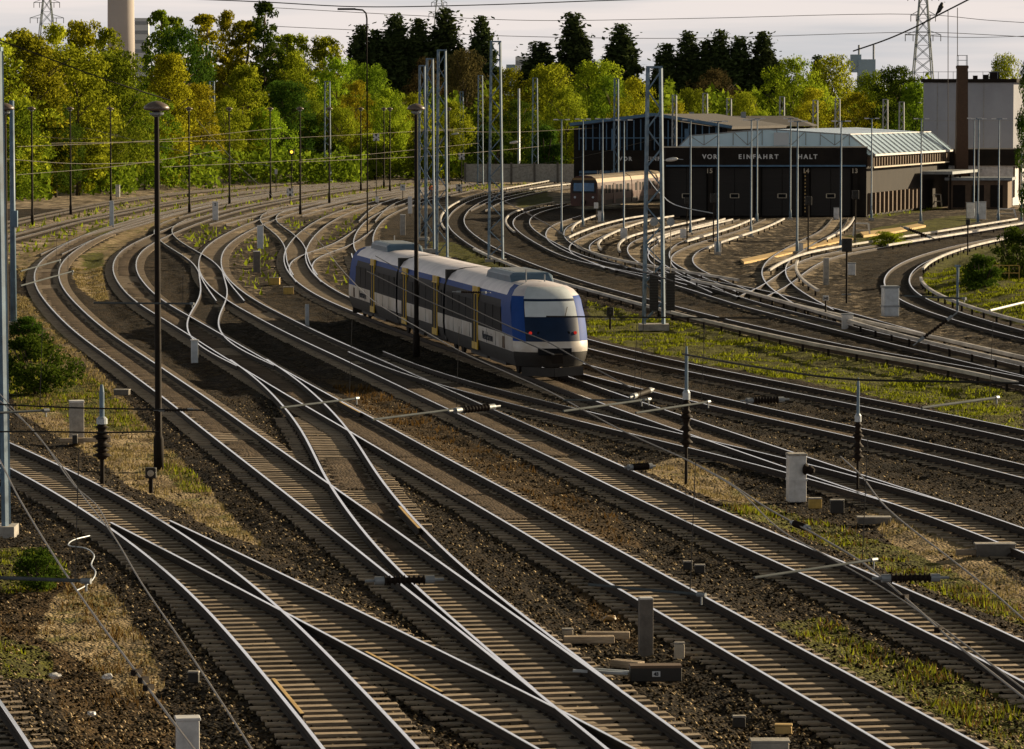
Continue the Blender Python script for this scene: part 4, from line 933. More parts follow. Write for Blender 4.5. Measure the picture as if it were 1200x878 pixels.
# tall brown mushroom lamps
def make_lamp():
    o = empty('yard_lamp', (0, 0, 0)); o['category'] = 'street lamp'
    MB().lathe([(.15, 0), (.15, .9), (.105, 1.0), (.07, 10.35), (.07, 10.5)], n=10).build('post', M['dark_steel'], o, smooth=True)
    MB().lathe([(.07, 10.50), (.20, 10.55), (.36, 10.58), (.385, 10.63), (.34, 10.70), (.24, 10.77), (.12, 10.82), (.02, 10.84)], n=20).build('lamp_shade', M['lampcap'], o, smooth=True)
    MB().lathe([(.05, 10.36), (.2, 10.44), (.22, 10.5)], n=14).build('bulb_glass', M['grey_steel'], o)
    MB().box((0, -.18, 1.5), (.16, .1, .5)).build('service_door', M['dark_steel'], o); return o
M['lampcap'] = mat('lamp_cap', (.16, .12, .10), .4, 0, .3, 4)
LM = [(186, 550, 'tall brown mushroom lamp at the end of the dry grass strip'),
 (8, 452, 'tall brown mushroom lamp by the blue mast at the left edge'), (488, 418, 'tall brown mushroom lamp standing right in front of the train'),
 (38, 264, 'small mushroom lamp in front of the wood, second from the left edge'), (83, 252, 'mushroom lamp before the dark trees left of the white cabinet'),
 (130, 241, 'mushroom lamp just left of the small white cabinet by the far tracks'), (222, 250, 'mushroom lamp between the hairpin and the white marker board'),
 (269, 241, 'mushroom lamp under the bright yellow-green tree'), (317, 233, 'mushroom lamp before the dark round tree, left of the X board'),
 (352, 252, 'mushroom lamp just right of the black and white X board'), (386, 240, 'mushroom lamp beside the tall grey lattice mast by the wood'),
 (423, 224, 'slim mushroom lamp left of the twin slim lamps'), (450, 221, 'left lamp of the twin slim mushroom lamps by the far tracks'), (457, 226, 'right lamp of the twin slim mushroom lamps by the far tracks'), (526, 214, 'mushroom lamp right of the four blue lattice masts')]
lp = make_lamp()
for i, (x, y, lb) in enumerate(LM):
    o = lp if i == 0 else copy_tree(lp); b = G(x, y, ZG); o.location = b; o['label'] = lb; o['group'] = 'brown mushroom lamps'
# lattice masts
def make_mast(H, w0, w1, panels, m=None):
    m = m or M['blue_steel']; o = empty('lattice_mast', (0, 0, 0)); o['category'] = 'mast'
    wd = lambda z: w0 + (w1 - w0) * z / H
    for sx in (-1, 1):
        for sy in (-1, 1):
            MB().bar((sx * w0 / 2, sy * w0 * .35, .0), (sx * w1 / 2, sy * w1 * .35, H), .13, .13).build('leg', m, o)
    lc = MB(); zs = np.linspace(.4, H - .15, panels + 1)
    for i in range(panels):
        z0, z1 = zs[i], zs[i + 1]; s = 1 if i % 2 else -1; a, b = wd(z0) / 2, wd(z1) / 2
        for y in (-.35, .35): lc.bar((s * a, y * wd(z0), z0), (-s * b, y * wd(z1), z1), .085, .06)
        for x in (-1, 1): lc.bar((x * a, s * .35 * wd(z0), z0), (x * b, -s * .35 * wd(z1), z1), .07, .05)
    lc.build('lacing', m, o)
    MB().box((0, 0, H + .04), (w1 + .16, w1 * .7 + .16, .1)).build('cap', m, o); MB().box((0, 0, .12), (w0 + .5, w0 + .3, .3)).build('foundation', M['concrete'], o)
    return o
MS = [(766, 386, 80, 'tall blue lattice mast with two dark counterweights on the grass strip', .95, .62),
 (581, 308, 50, 'tallest blue lattice mast, right behind the train in the middle', .98, .62),
 (518, 306, 60, 'foremost and tallest of the three blue lattice masts crowded behind the mushroom lamp', .75, .5),
 (504, 296, 70, 'middle one of the three blue lattice masts crowded behind the mushroom lamp', .62, .42), (495, 282, 78, 'rearmost one of the three blue lattice masts crowded behind the mushroom lamp', .55, .4),
 (627, 213, 92, 'grey blue lattice mast beside the slim post with the white floodlight', .9, .6), (563, 218, 89, 'grey blue lattice mast left of the tallest lattice mast', .75, .55), (541, 205, 108, 'short pale lattice mast carrying a white floodlight', .6, .45),
 (384, 214, 96, 'grey lattice mast in front of the wood beside a mushroom lamp', .9, .7), (249, 208, 96, 'grey lattice mast before the bright tree, twin topped', .8, .7), (722, 240, 93, 'thin pale lattice mast rising over the left depot roof', .5, .4)]
MS += [(x, 236, t_, lb, .75, .55) for x, t_, lb in ((826, 110, 'pale mast top above the workshop roof, left of all'), (854, 116, 'pale mast top above the middle of the workshop roof'), (916, 114, 'pale mast top over the right end of the workshop roof'),
  (955, 118, 'pale mast top before the yellow bush behind the glass lantern'), (981, 116, 'pale mast top right of the yellow bush behind the glass lantern'), (1037, 117, 'pale mast top before the dark tree left of the grey block'), (1056, 120, 'pale mast top nearest to the grey block'))]
MS += [(-7, 628, 60, 'big blue lattice mast cut by the left edge', .62, .45), (790, 240, 112, 'pale thin mast over the left depot gable', .5, .4)]
for x, y, t_, lb, w0, w1 in MS:
    b = G(x, y, ZG) if y != 236 else P(x, 205, 520); b.z = ZG
    H = ht(b, t_); o = make_mast(H, w0, w1, max(6, int(H / .95)), M['grey_steel'] if lb.startswith('pale') else M['blue_steel']); o.location = b; o['label'] = lb; o['group'] = 'lattice catenary masts'
mb0 = G(766, 386, ZG)
for dx, y0, lb in ((-.02, 0, 'left dark counterweight stack hanging at the blue mast on the grass'), (.78, .1, 'right dark counterweight stack hanging at the blue mast on the grass')):
    o = empty('counterweight', mb0 + Vector((dx, -.75 + y0, 0)), 0, lb, 'counterweight', 'counterweights at the blue mast')
    k_ = MB()
    for i in range(14): k_.box((0, 0, 1.0 + i * .13), (.42, .34, .118))
    k_.build('weights', M['black'], o); MB().tube([(0, 0, .8), (0, 0, 5.2)], .02, 6).build('cable', M['wire'], o); MB().lathe([(.2, -.05), (.2, .05)], (0, 0, 5.2), 14, axis=(0, 1, 0)).build('pulley', M['grey_steel'], o)
# slim blue lamp posts of the depot yard
def make_post(H=9.7):
    o = empty('depot_lamp', (0, 0, 0)); o['category'] = 'street lamp'
    MB().lathe([(.13, 0), (.11, .9), (.075, 1.0), (.055, H)], n=10).build('post', M['blue_steel'], o, smooth=True)
    MB().bar((-.42, 0, H), (.42, 0, H), .06).build('crossbar', M['blue_steel'], o)
    for s in (-1, 1): MB().box((s * .5, 0, H + .02), (.42, .22, .1), 0).build('lamp_head', M['white_paint'], o)
    MB().box((0, 0, .05), (.5, .5, .35)).build('foundation', M['concrete'], o); return o
DL = [(658, 275, 'slim blue double lamp left of the suburban train, standing on a white block'), (683, 267, 'slim blue double lamp before the windscreen of the suburban train'), (706, 262, 'slim blue double lamp before the side of the suburban train'), (731, 280, 'slim blue double lamp left of the mast with counterweights'),
 (809, 276, 'slim blue double lamp before the leftmost depot gate'), (841, 299, 'thick blue double lamp with white box foot left of the gate words'), (880, 279, 'slim blue double lamp before the second depot gate'), (887, 262, 'slim dark lamp between the gates left of number 14'),
 (926, 258, 'slim blue double lamp at the column left of number 14'), (934, 298, 'slim blue double lamp with white cabinet foot at number 14'), (985, 296, 'slim blue double lamp before the right gate'), (1021, 258, 'slim blue double lamp at the depot corner'),
 (1079, 262, 'slim blue double lamp before the depot side wall'), (1141, 256, 'left one of the pair of blue lamps before the annexe'), (1146, 263, 'right one of the pair of blue lamps before the annexe'), (1170, 262, 'slim blue double lamp before the right edge of the grey block'), (1197, 262, 'slim blue lamp at the right edge of the picture')]
dl0 = make_post()
for i, (x, y, lb) in enumerate(DL):
    o = dl0 if i == 0 else copy_tree(dl0); o.location = G(x, y, ZG); o['label'] = lb; o['group'] = 'slim blue depot lamps'
# slim post with white floodlights
def flood(x, y, D, lb):
    c = P(x, y, D); o = empty('floodlight', c, 0, lb, 'floodlight', 'white floodlights')
    s = MB().lathe([(.02, -.62), (.2, -.5), (.3, -.1), (.3, .25), (.18, .55), (.02, .62)], n=14, axis=(1, -.15, .25)).build('housing', M['white_paint'], o, smooth=True); s.scale = (1, .7, .62)
    MB().bar((.5, 0, .05), (1.1, .1, .0), .07).build('bracket', M['grey_steel'], o)
o = empty('light_post', G(608, 212, ZG), 0, 'slim grey post carrying a white floodlight before the trees', 'post'); Hh = ht(o.location, 104)
MB().lathe([(.3, 0), (.2, .4), (.16, Hh)], n=10).build('pole', M['galv'], o, smooth=True); MB().box((0, 0, .1), (1, 1, .5)).build('foundation', M['dark_conc'], o)
flood(602, 167, 535, 'white floodlight on the slim grey post before the trees'); flood(533, 157, 610, 'white floodlight on the short pale lattice mast'); flood(787, 187, 372, 'big white floodlight left of the words above the gates')

# marker boards, signals
def cross_board(x, y, w, D, lb, base):
    o = empty('signal_board', G(x, base, ZG), 0, lb, 'signal'); D = o.location.y; z = zy(y, D) - ZG; w = w / F * D
    MB().tube([(0, 0, 0), (0, 0, z)], .05, 6).build('post', M['dark_steel'], o)
    b = MB().box((0, -.06, z), (w, .08, w * 1.15)).build('board', M['white_paint'], o)
    t_ = MB(); t_.add([(-w * .22, -.11, z + w * .56), (w * .22, -.11, z + w * .56), (0, -.11, z + .02)], [(0, 1, 2)]); t_.add([(-w * .22, -.11, z - w * .56), (w * .22, -.11, z - w * .56), (0, -.11, z - .02)], [(0, 2, 1)])
    for s in (-1, 1): t_.add([(s * w * .5, -.11, z + w * .12), (s * w * .5, -.11, z - w * .12), (s * w * .22, -.11, z)], [(0, 1, 2)])
    t_.build('symbol', M['black'], b)
cross_board(340, 225, 8, 0, 'white board with black X mark beside a mushroom lamp at the far tracks', 240); cross_board(538, 220, 7, 0, 'white board with black hourglass mark right of the blue masts', 228); cross_board(441, 161, 7, 0, 'small black and white X board on the dark post by the wood', 232); cross_board(541, 183, 7, 0, 'black and white X board hung below the floodlight mast', 226)
def board(x0, x1, y0, y1, base, lb, name='marker_board', m='white_paint', mark=None):
    o = empty(name, G((x0 + x1) / 2, base, ZG), 0, lb, 'board'); D = o.location.y; w = (x1 - x0) / F * D; z0, z1 = zy(y1, D) - ZG, zy(y0, D) - ZG
    b = MB().box((0, -.03, (z0 + z1) / 2), (w, .06, z1 - z0)).build('board', M[m], o); bevel(b, .01)
    MB().tube([(0, .03, 0), (0, .03, z1 * .95)], .045, 6).build('post', M['dark_steel'], o)
    if mark: text(mark, w * .62, (0, -.075, z1 - w * .5), 0, M['black'], b, 'digit')
board(249, 256, 236, 258, 260, 'tall white marker board with a dark digit beside the inner far track', mark='2')
board(478, 483, 230, 250, 254, 'tall white marker board left of the blue lattice masts'); board(469, 475, 216, 223, 236, 'small white board with the digit 4 left of the blue masts', mark='4')
board(964, 971, 346, 352, 378, 'small white number board on a thin post in the weeds', mark='345'); board(440, 444, 230, 237, 243, 'small grey white board among the far tracks'); board(322, 325, 198, 204, 228, 'tiny white board before the wood', )
board(696, 701, 237, 244, 262, 'white board before the suburban train'); board(727, 735, 267, 279, 281, 'white box board on the slim lamp by the curved conductor rail', 'box_board'); board(797, 804, 268, 279, 283, 'white box board before the leftmost gate', 'box_board')
for x, y0, y1, w, lb in ((841, 284, 296, 8, 'white junction box at the foot of the thick blue lamp'), (937, 286, 297, 8, 'white junction box at the foot of the lamp by number 14'), (993, 369, 387, 13, 'white cabinet on a thin dark signal post in the weeds'), (998, 309, 323, 9, 'white cabinet on the post behind the dark signal'), (704, 248, 261, 7, 'white cabinet standing before the suburban train'),
    (1137, 238, 256, 9, 'white cabinet left of the pair of lamps at the annexe'), (1149, 237, 257, 12, 'broad white cabinet right of the pair of lamps at the annexe'), (138, 217, 231, 5, 'small white cabinet at the far left tracks'), (980, 244, 258, 6, 'slim white cabinet at the right depot gate'), (1172, 222, 240, 11, 'white container by the right edge of the annexe yard'), (1186, 215, 237, 12, 'second white container next to the right edge of the annexe yard')):
    b = G(x, y1, ZG); D = b.y; o = empty('cable_cabinet', b, 0, lb, 'cabinet', 'white cabinets'); W_, H_ = w / F * D, (y1 - y0) / F * D
    q = MB().box((0, 0, H_ / 2), (W_, W_ * .7, H_)).build('body', M['white_paint'], o); bevel(q, .02); MB().box((0, 0, H_ + .03), (W_ * 1.1, W_ * .8, .06)).build('lid', M['grey_steel'], o); MB().box((0, -W_ * .36, H_ * .52), (W_ * .85, .02, H_ * .8)).build('door', M['white_paint'], o)
# nearer posts and boxes
def post(x, y0, y1, w, lb, m='concrete', name='marker_post', cap='white_paint', capo=1.0):
    b = G(x, y1, ZG); D = b.y; W_, H_ = w / F * D, (y1 - y0) / F * D; o = empty(name, b, R(8), lb, 'post')
    q = MB().box((0, 0, H_ / 2), (W_, W_ * .9, H_)).build('shaft', M[m], o); bevel(q, W_ * .06)
    q = MB().box((0, 0, H_ + W_ * .05), (W_ * capo, W_ * .9 * capo, W_ * .14)).build('cap', M[cap], o); bevel(q, .015)
    MB().box((0, -W_ * .46, H_ * .4), (W_ * .35, .015, H_ * .62)).build('rib', M[m], o); return o, W_, H_
post(756.5, 701, 769, 16, 'grey concrete post standing beside the straight track, right of the sleepers pile', 'dark_conc')
o, W_, H_ = post(933, 533, 588, 21, 'white weathered relay cabinet with a black cable bushing in the weeds', 'white_paint', 'relay_cabinet', 'concrete', 1.08)
MB().lathe([(.13, 0), (.16, .05), (.1, .12), (.12, .2), (.05, .3)], (W_ * .35, -W_ * .5, H_ * .72), 14, axis=(.8, -.6, -.12)).build('bushing', M['insul'], o); MB().box((0, -.02, H_ * .48), (W_ * 1.06, W_ * .96, .06)).build('strap', M['white_paint'], o)
post(220, 842, 900, 27, 'white concrete cable post cut by the bottom edge', 'white_paint', 'cable_post', 'white_paint', 1.12)
post(90, 471, 520, 17, 'grey metal relay box on a stand in the dry grass at the left', 'concrete', 'relay_box', 'white_paint', 1.05)
o, W_, H_ = post(1043, 337, 371, 18, 'grey blue round topped cabinet beside the inner right curve', 'galv', 'cable_cabinet', 'grey_steel', 1.08); MB().box((0, 0, H_ * .36), (W_ * 1.05, W_ * .95, .1)).build('strap', M['grey_steel'], o)
post(228, 399, 426, 8, 'grey post beside the bent inner track of the left throat', 'galv', 'marker_post', 'white_paint', 1.2); post(301, 295, 320, 8, 'grey post on the pale gravel between the left crossovers', 'dark_conc'); post(305, 265, 292, 7, 'grey post behind the upper left crossover', 'galv'); post(472, 252, 276, 6, 'pale round post left of the blue masts behind the train', 'concrete')
post(360, 357, 384, 4.5, 'slim blue grey post beside the shaded track left of the train', 'galv'); post(968, 303, 334, 6, 'pale concrete post by the fork of the yard track', 'concrete'); post(131, 236, 268, 5, 'blue grey signal post between the far left tracks', 'galv')
# low boxes on the ground
for x, y, w, h, m, lb in ((806, 666, 11, 9, 'black', 'left one of two dark point motor boxes below the white cabinet'), (820, 670, 12, 9, 'black', 'right one of two dark point motor boxes below the white cabinet'), (955, 594, 15, 11, 'yellow_box', 'ochre box on the weeds beside the white relay cabinet'), (981, 600, 16, 15, 'black', 'dark box beside the ochre box on the weeds'),
    (1024, 612, 38, 7, 'dark_conc', 'long dark concrete slab on the weeds right of the relay cabinet'), (1166, 650, 46, 14, 'dark_conc', 'long dark trough lid next to the right edge'), (918, 857, 20, 9, 'plank', 'rounded ochre lamp cover at the bottom right'), (902, 876, 44, 10, 'concrete', 'grey concrete block cut by the bottom edge'),
    (866, 850, 15, 12, 'black', 'small dark box with pale lid left of the ochre cover'), (796, 770, 12, 18, 'beige_trim', 'pale little box beside the grey concrete post'), (227, 798, 13, 12, 'black', 'small dark box on the gravel near the bottom left'), (88, 519, 6, 10, 'black', 'dark little box below the relay box'),
    (322, 333, 12, 8, 'yellow_box', 'ochre point machine left of the curved crossover'), (338, 344, 12, 8, 'yellow_box', 'second ochre point machine below the first'), (665, 742, 13, 6, 'beige_trim', 'pale stone slab between the rails in the middle foreground'), (143, 462, 18, 6, 'dark_conc', 'small dark slab with pale top beside the dry grass')):
    b = G(x, y, ZG + .1); D = b.y; o = empty('ground_box', b, R(random.uniform(-8, 8)), lb, 'box'); W_, H_ = w / F * D, max(.1, h / F * D)
    q = MB().box((0, 0, H_ / 2 - .04), (W_, W_ * .6 if W_ < .5 else .34, H_)).build('body', M[m], o); bevel(q, .02); q = MB().box((0, 0, H_ - .02), (W_ * 1.06, (W_ * .6 if W_ < .5 else .34) * 1.08, .035)).build('lid', M['concrete'] if m != 'plank' else M['plank'], o); bevel(q, .01)
# point machine with blue plate and old sleepers
b = G(768, 796, ZG + .1); o = empty('point_machine', b, R(3), 'dark point machine with a small blue white plate beside the straight track', 'point machine')
q = MB().box((0, 0, .1), (.95, .32, .26)).build('case', M['black'], o); bevel(q, .02); q = MB().box((0, 0, .25), (.95, .34, .05)).build('lid', M['pale_brown'], o)
pl_ = MB().box((.0, -.175, .12), (.15, .012, .1)).build('plate', M['far_white'], o); text('43', .09, (.0, -.19, .12), 0, M['navy'], pl_, 'digits')
MB().bar((-.5, .05, .1), (-1.5, .35, .12), .05).build('rod', M['galv'], o); MB().bar((-.3, .15, .1), (-1.1, .5, .12), .05).build('rod', M['galv'], o)
for x, y, w, rz, lb in ((690, 753, 60, 3, 'weathered old sleeper lying left of the grey post'), (712, 748, 52, -2, 'second old sleeper lying closer to the grey post'), (1150, 650, 60, 4, 'old sleeper lying near the right edge'), (735, 782, 40, -35, 'short timber lying slantwise beside the point machine'), (100, 518, 60, 8, 'old sleeper on the grass below the relay box')):
    b = G(x, y, ZG + .1); q = MB().box((0, 0, .06), (w / F * b.y, .24, .14)).build('old_sleeper', M['sleeper'], None, b); q.rotation_euler = (0, 0, R(rz)); bevel(q, .015); tag(q, lb, 'sleeper')
# round dwarf signal at the lamp foot, dwarf signals
def dwarf(x, y, base, w, lb, lens='beige_trim'):
    b = G(x, base, ZG); D = b.y; W_ = w / F * D; z = zy(y, D) - ZG; o = empty('dwarf_signal', b, 0, lb, 'signal'); MB().tube([(0, 0, 0), (0, 0, z)], .06, 8).build('post', M['dark_steel'], o)
    q = MB().box((0, 0, z), (W_, W_ * .6, W_)).build('case', M['black'], o); bevel(q, .03); MB().lathe([(W_ * .3, 0), (W_ * .3, .04), (.01, .06)], (0, -W_ * .3, z), 16, axis=(0, -1, 0)).build('lens', M[lens], q); MB().box((0, -W_ * .25, z + W_ * .45), (W_ * .8, W_ * .5, .03)).build('hood', M['black'], q)
dwarf(177, 555, 578, 13, 'dwarf signal with round pale lens at the foot of the tall brown lamp'); dwarf(342, 178, 232, 6, 'dark signal with a small yellow light before the wood', 'yellow_lamp')
for x, y0, base, w, lb in ((992, 287, 356, 12, 'dark signal head on a tall post between the yard tracks'), (715, 365, 386, 8, 'dark little signal case on the grass right of the train'), (1134, 260, 300, 5, 'slim dark signal before the white cabinets'), (947, 235, 300, 8, 'dark signal head before gate number 14'), (1002, 228, 290, 8, 'dark three lamp signal before gate number 13'), (805, 235, 285, 6, 'dark signal left of the thick blue lamp'), (836, 232, 285, 8, 'dark signal head with cable before gate number 15')):
    b = G(x, base, ZG); D = b.y; W_ = w / F * D; zt = zy(y0, D) - ZG; o = empty('light_signal', b, 0, lb, 'signal'); MB().tube([(0, 0, 0), (0, 0, zt)], .055, 8).build('post', M['dark_steel'], o)
    q = MB().box((0, -.05, zt), (W_, W_ * .5, W_ * 1.3)).build('head', M['black'], o); bevel(q, .03)
    for s in (-.3, .3): MB().lathe([(W_ * .16, 0), (W_ * .16, .12)], (0, -.05 - W_ * .25, zt + s * W_), 12, axis=(0, -1, -.1)).build('hood', M['black'], q)
    MB().bar((-.25, .1, .5), (.25, .1, .5), .06).build('step', M['grey_steel'], o)
# white stairs, benches by the depot
for x, y, w, h, lb in ((1096, 243, 17, 15, 'pale metal maintenance steps beside the depot wall'), (1010, 277, 20, 15, 'pale metal maintenance platform with handrail at the yellow walkway'), (825, 250, 14, 17, 'white buffer stand before gate number 15'), (1180, 255, 22, 10, 'pale platform near the right edge of the yard')):
    b = G(x, y, ZG); D = b.y; W_, H_ = w / F * D, h / F * D; o = empty('maintenance_steps', b, 0, lb, 'steps'); fr_ = MB()
    for sx in (-1, 1):
        for yy in (0, .8): fr_.bar((sx * W_ / 2, yy, 0), (sx * W_ / 2 * .8, yy, H_), .08)
    fr_.bar((-W_ * .4, 0, H_), (W_ * .4, 0, H_), .08); fr_.bar((-W_ * .4, .8, H_), (W_ * .4, .8, H_), .08); fr_.bar((-W_ * .4, 0, H_), (-W_ * .4, .8, H_), .08); fr_.build('frame', M['white_paint'], o)
    MB().box((0, .4, H_ * .45), (W_ * .9, .7, .08)).build('platform', M['concrete'], o)
# yellow boarded walkways between the depot tracks
for q4, lb in (([(868,304),(905,296),(962,281),(985,277),(1000,279),(955,289),(910,300),(872,307)], 'long yellow boarded walkway beside the track to the right gate'), ([(1008,272),(1050,267),(1075,262),(1085,264),(1050,271),(1012,276)], 'short yellow boarded walkway near the depot corner')):
    pg = [G(x, y, -.12) for x, y in q4]; k_ = len(pg); mb = MB(); mb.add([tuple(p) for p in pg] + [(p.x, p.y, -.3) for p in pg], [tuple(range(k_))] + [(i, (i + 1) % k_, k_ + (i + 1) % k_, k_ + i) for i in range(k_)])
    tag(mb.build('boarded_walkway', M['plank']), lb, 'walkway')
# litter
for x, y, r_, lb in ((125, 793, .11, 'white crumpled bag on the dry weeds at the lower left'), (64, 792, .12, 'pale stone lying left of the white bag'), (107, 836, .08, 'small pale blue scrap near the bottom left'), (715, 725, .14, 'clump of orange autumn leaves left of the grey post')):
    bm = bmesh.new(); bmesh.ops.create_icosphere(bm, subdivisions=2, radius=r_)
    for v in bm.verts: v.co *= random.uniform(.65, 1.2); v.co.z *= .6
    me = bpy.data.meshes.new('litter'); bm.to_mesh(me); bm.free(); me.materials.append(M['ochre'] if 'orange' in lb else M['white_paint']); o = bpy.data.objects.new('litter', me); COL.objects.link(o); o.location = G(x, y, -.2); tag(o, lb, 'litter')

# a worker in an orange vest far away by the masts
def person(loc, lb):
    o = empty('person', loc, R(20), lb, 'person')
    me = bpy.data.meshes.new('body'); J = [(0, 0, .95), (0, 0, 1.15), (0, 0, 1.42), (0, -.02, 1.56), (0, -.03, 1.70), (-.1, 0, .9), (-.12, -.05, .5), (-.11, .03, .07), (-.11, -.12, .04), (.1, 0, .9), (.13, .06, .5), (.12, .1, .07), (.12, -.04, .04), (-.19, 0, 1.40), (-.26, .02, 1.12), (-.24, -.12, .9), (.19, 0, 1.40), (.27, .02, 1.12), (.25, -.1, .9)]
    E = [(0, 1), (1, 2), (2, 3), (3, 4), (0, 5), (5, 6), (6, 7), (7, 8), (0, 9), (9, 10), (10, 11), (11, 12), (2, 13), (13, 14), (14, 15), (2, 16), (16, 17), (17, 18)]
    rad = [.15, .14, .15, .06, .105, .09, .07, .05, .045, .09, .07, .05, .045, .065, .05, .04, .065, .05, .04]
    me.from_pydata(J, E, []); b_ = bpy.data.objects.new('body', me); COL.objects.link(b_); b_.parent = o
    sk = b_.modifiers.new('skin', 'SKIN'); 
    for v, r_ in zip(me.skin_vertices[0].data, rad): v.radius = (r_, r_)
    me.skin_vertices[0].data[0].use_root = True
    b_.modifiers.new('sub', 'SUBSURF').levels = 1; me.materials.append(M['navy'])
    v_ = MB().lathe([(.20, .92), (.215, 1.1), (.225, 1.3), (.2, 1.43), (.1, 1.49)], n=12).build('vest', M['orange'], o, smooth=True); v_.scale = (1, .8, 1)
    MB().lathe([(.135, 1.72), (.13, 1.79), (.09, 1.85), (.01, 1.87)], (0, -.03, 0), n=12).build('helmet', M['white_paint'], o, smooth=True)
try: person(G(505, 232, -.3), 'person in orange vest and dark trousers standing among the blue masts')
except Exception as e_: print('person', e_)

# overhead wires on the level of the contact wire, with fittings
def wire(pix, z, lb, r=.012, m='wire', droppers=None, name='overhead_wire'):
    pts = [G(x, y, z if np.ndim(z) == 0 else z[i]) for i, (x, y) in enumerate(pix)]
    q = catmull(np.array([tuple(p) for p in pts]), 5) if len(pts) > 2 else np.array([tuple(p) for p in pts])
    b = Vector(q[0]); o = empty(name, b, 0, lb, 'wire', 'overhead wires') if droppers else None
    mb = MB().tube([Vector(p) - b for p in q], r, 5)
    if o:
        mb.build('wire', M[m], o)
        for p in droppers: c = G(p[0], p[1], z) - b; MB().box(c, (.05, .10, .05), R(-30)).build('clamp', M['insul'], o)
        return o
    return tag(mb.build(name, M[m], None, b), lb, 'wire', 'overhead wires')
ZC = 5.5
wire([(-60,430),(0,540),(23,585),(90,692),(163,792),(227,878),(330,1010)], ZC, 'contact wire slanting over the left weeds to the bottom edge with dark clamps', droppers=[(160,788),(168,797),(174,806)], r=.011)
wire([(-20,440),(60,530),(100,585),(133,628),(167,685),(217,758),(295,878),(360,985)], ZC, 'second slanting wire over the left gravel, ending at the bottom edge', r=.009)
wire([(0,470),(40,505),(88,570),(113,592),(133,628)], ZC, 'short wire joining the slanting wire at the left insulator post', r=.009)
wire([(300,255),(355,270),(405,321),(438,353),(497,388),(550,417),(640,457),(688,483),(738,509),(805,539),(850,563),(900,596),(962,630),(1010,659),(1055,696),(1080,718),(1118,753),(1200,818),(1300,900)], ZC, 'long contact wire running from the train tail to the lower right edge', r=.012, droppers=[(1060,700),(1100,738)])
wire([(805,539),(862,572),(916,622),(975,655),(1060,705),(1200,808),(1290,880)], ZC, 'wire running close to the long contact wire at the lower right', r=.009)
wire([(985,535),(1008,556),(1040,596),(1118,658),(1166,696),(1200,726),(1300,805)], ZC, 'contact wire slanting from the right insulator post to the right edge', r=.010)
wire([(440,300),(520,345),(600,384),(640,400),(672,418),(740,455)], ZC, 'dark wire crossing in front of the train windows', r=.014, m='wire_dark'); wire([(430,318),(500,352),(580,386),(650,416)], ZC, 'lower dark wire crossing in front of the train doors', r=.014, m='wire_dark')
wire([(640,371),(760,372),(900,373)], 6.2, 'dark span wire crossing the train nose towards the grass', r=.016, m='wire_dark'); wire([(800,415),(905,433),(1003,445),(1100,447),(1220,450)], 6.4, 'dark span wire above the right tracks meeting the right insulator post', r=.016, m='wire_dark')
wire([(-20,473),(88,478),(186,480),(240,481)], 6.0, 'upper dark span wire passing behind the relay box', r=.012, m='wire_dark'); wire([(-20,506),(60,506),(120,507),(186,506)], 5.6, 'lower dark span wire passing behind the relay box', r=.012, m='wire_dark')
wire([(540,210),(640,262),(700,300),(790,330)], 6, 'dark feeder wire sagging behind the lattice mast', r=.02, m='wire_dark')
# sagging cable at the counterweight mast, high wires
wire([(757,205),(775,228),(800,243),(835,250)], [5.2, 5.0, 4.8, 4.6], 'pale cable sagging from the counterweight mast to the depot gate', r=.03, m='galv')
def hwire(pts, r, lb, m='wire_dark'):
    b = Vector(pts[0]); q = catmull(np.array([tuple(p) for p in pts]), 6); return tag(MB().tube([Vector(p) - b for p in q], r, 5).build('overhead_wire', M[m], None, b), lb, 'wire', 'overhead wires')
hwire([P(-20, 40, 150), P(40, 62, 150), P(120, 92, 150), P(200, 118, 151)], .025, 'dark wire descending across the wood at the upper left')
hwire([P(1000, 60, 140), P(1035, 48, 138), P(1070, 33, 135), P(1105, 15, 132), P(1150, -8, 128)], .028, 'thick wire rising over the pylon to the upper right with a bird on it')
for x, y0, y1, lb in ((1111, 12, 170, 'long dropper hanging from the thick wire left of the chimney'), (1122, 9, 66, 'short dropper hanging from the thick wire over the chimney')): hwire([P(x, y0, 132), P(x, (y0 + y1) / 2, 132), P(x, y1, 132)], .014, lb, 'wire')
hwire([P(140, -4, 90), P(300, 2, 90), P(420, 8, 90), P(560, 6, 90), P(700, 1, 90), P(860, -4, 90)], .012, 'dark cable crossing the top of the sky')
for ys_, D, lb in (((8, 18, 24, 22, 17, 24, 30), 1000, 'upper power line across the sky behind the conifers'), ((30, 38, 43, 45, 38, 41, 47), 1000, 'lower power line across the sky behind the conifers')):
    hwire([P(x, y, D) for x, y in zip((300, 480, 620, 800, 1080, 1160, 1260), ys_)], .075, lb, 'wire')
hwire([P(1060, 40, 1010), P(1130, 44, 1010), P(1260, 40, 1010)], .07, 'power line leaving the pylon to the right edge', 'wire')
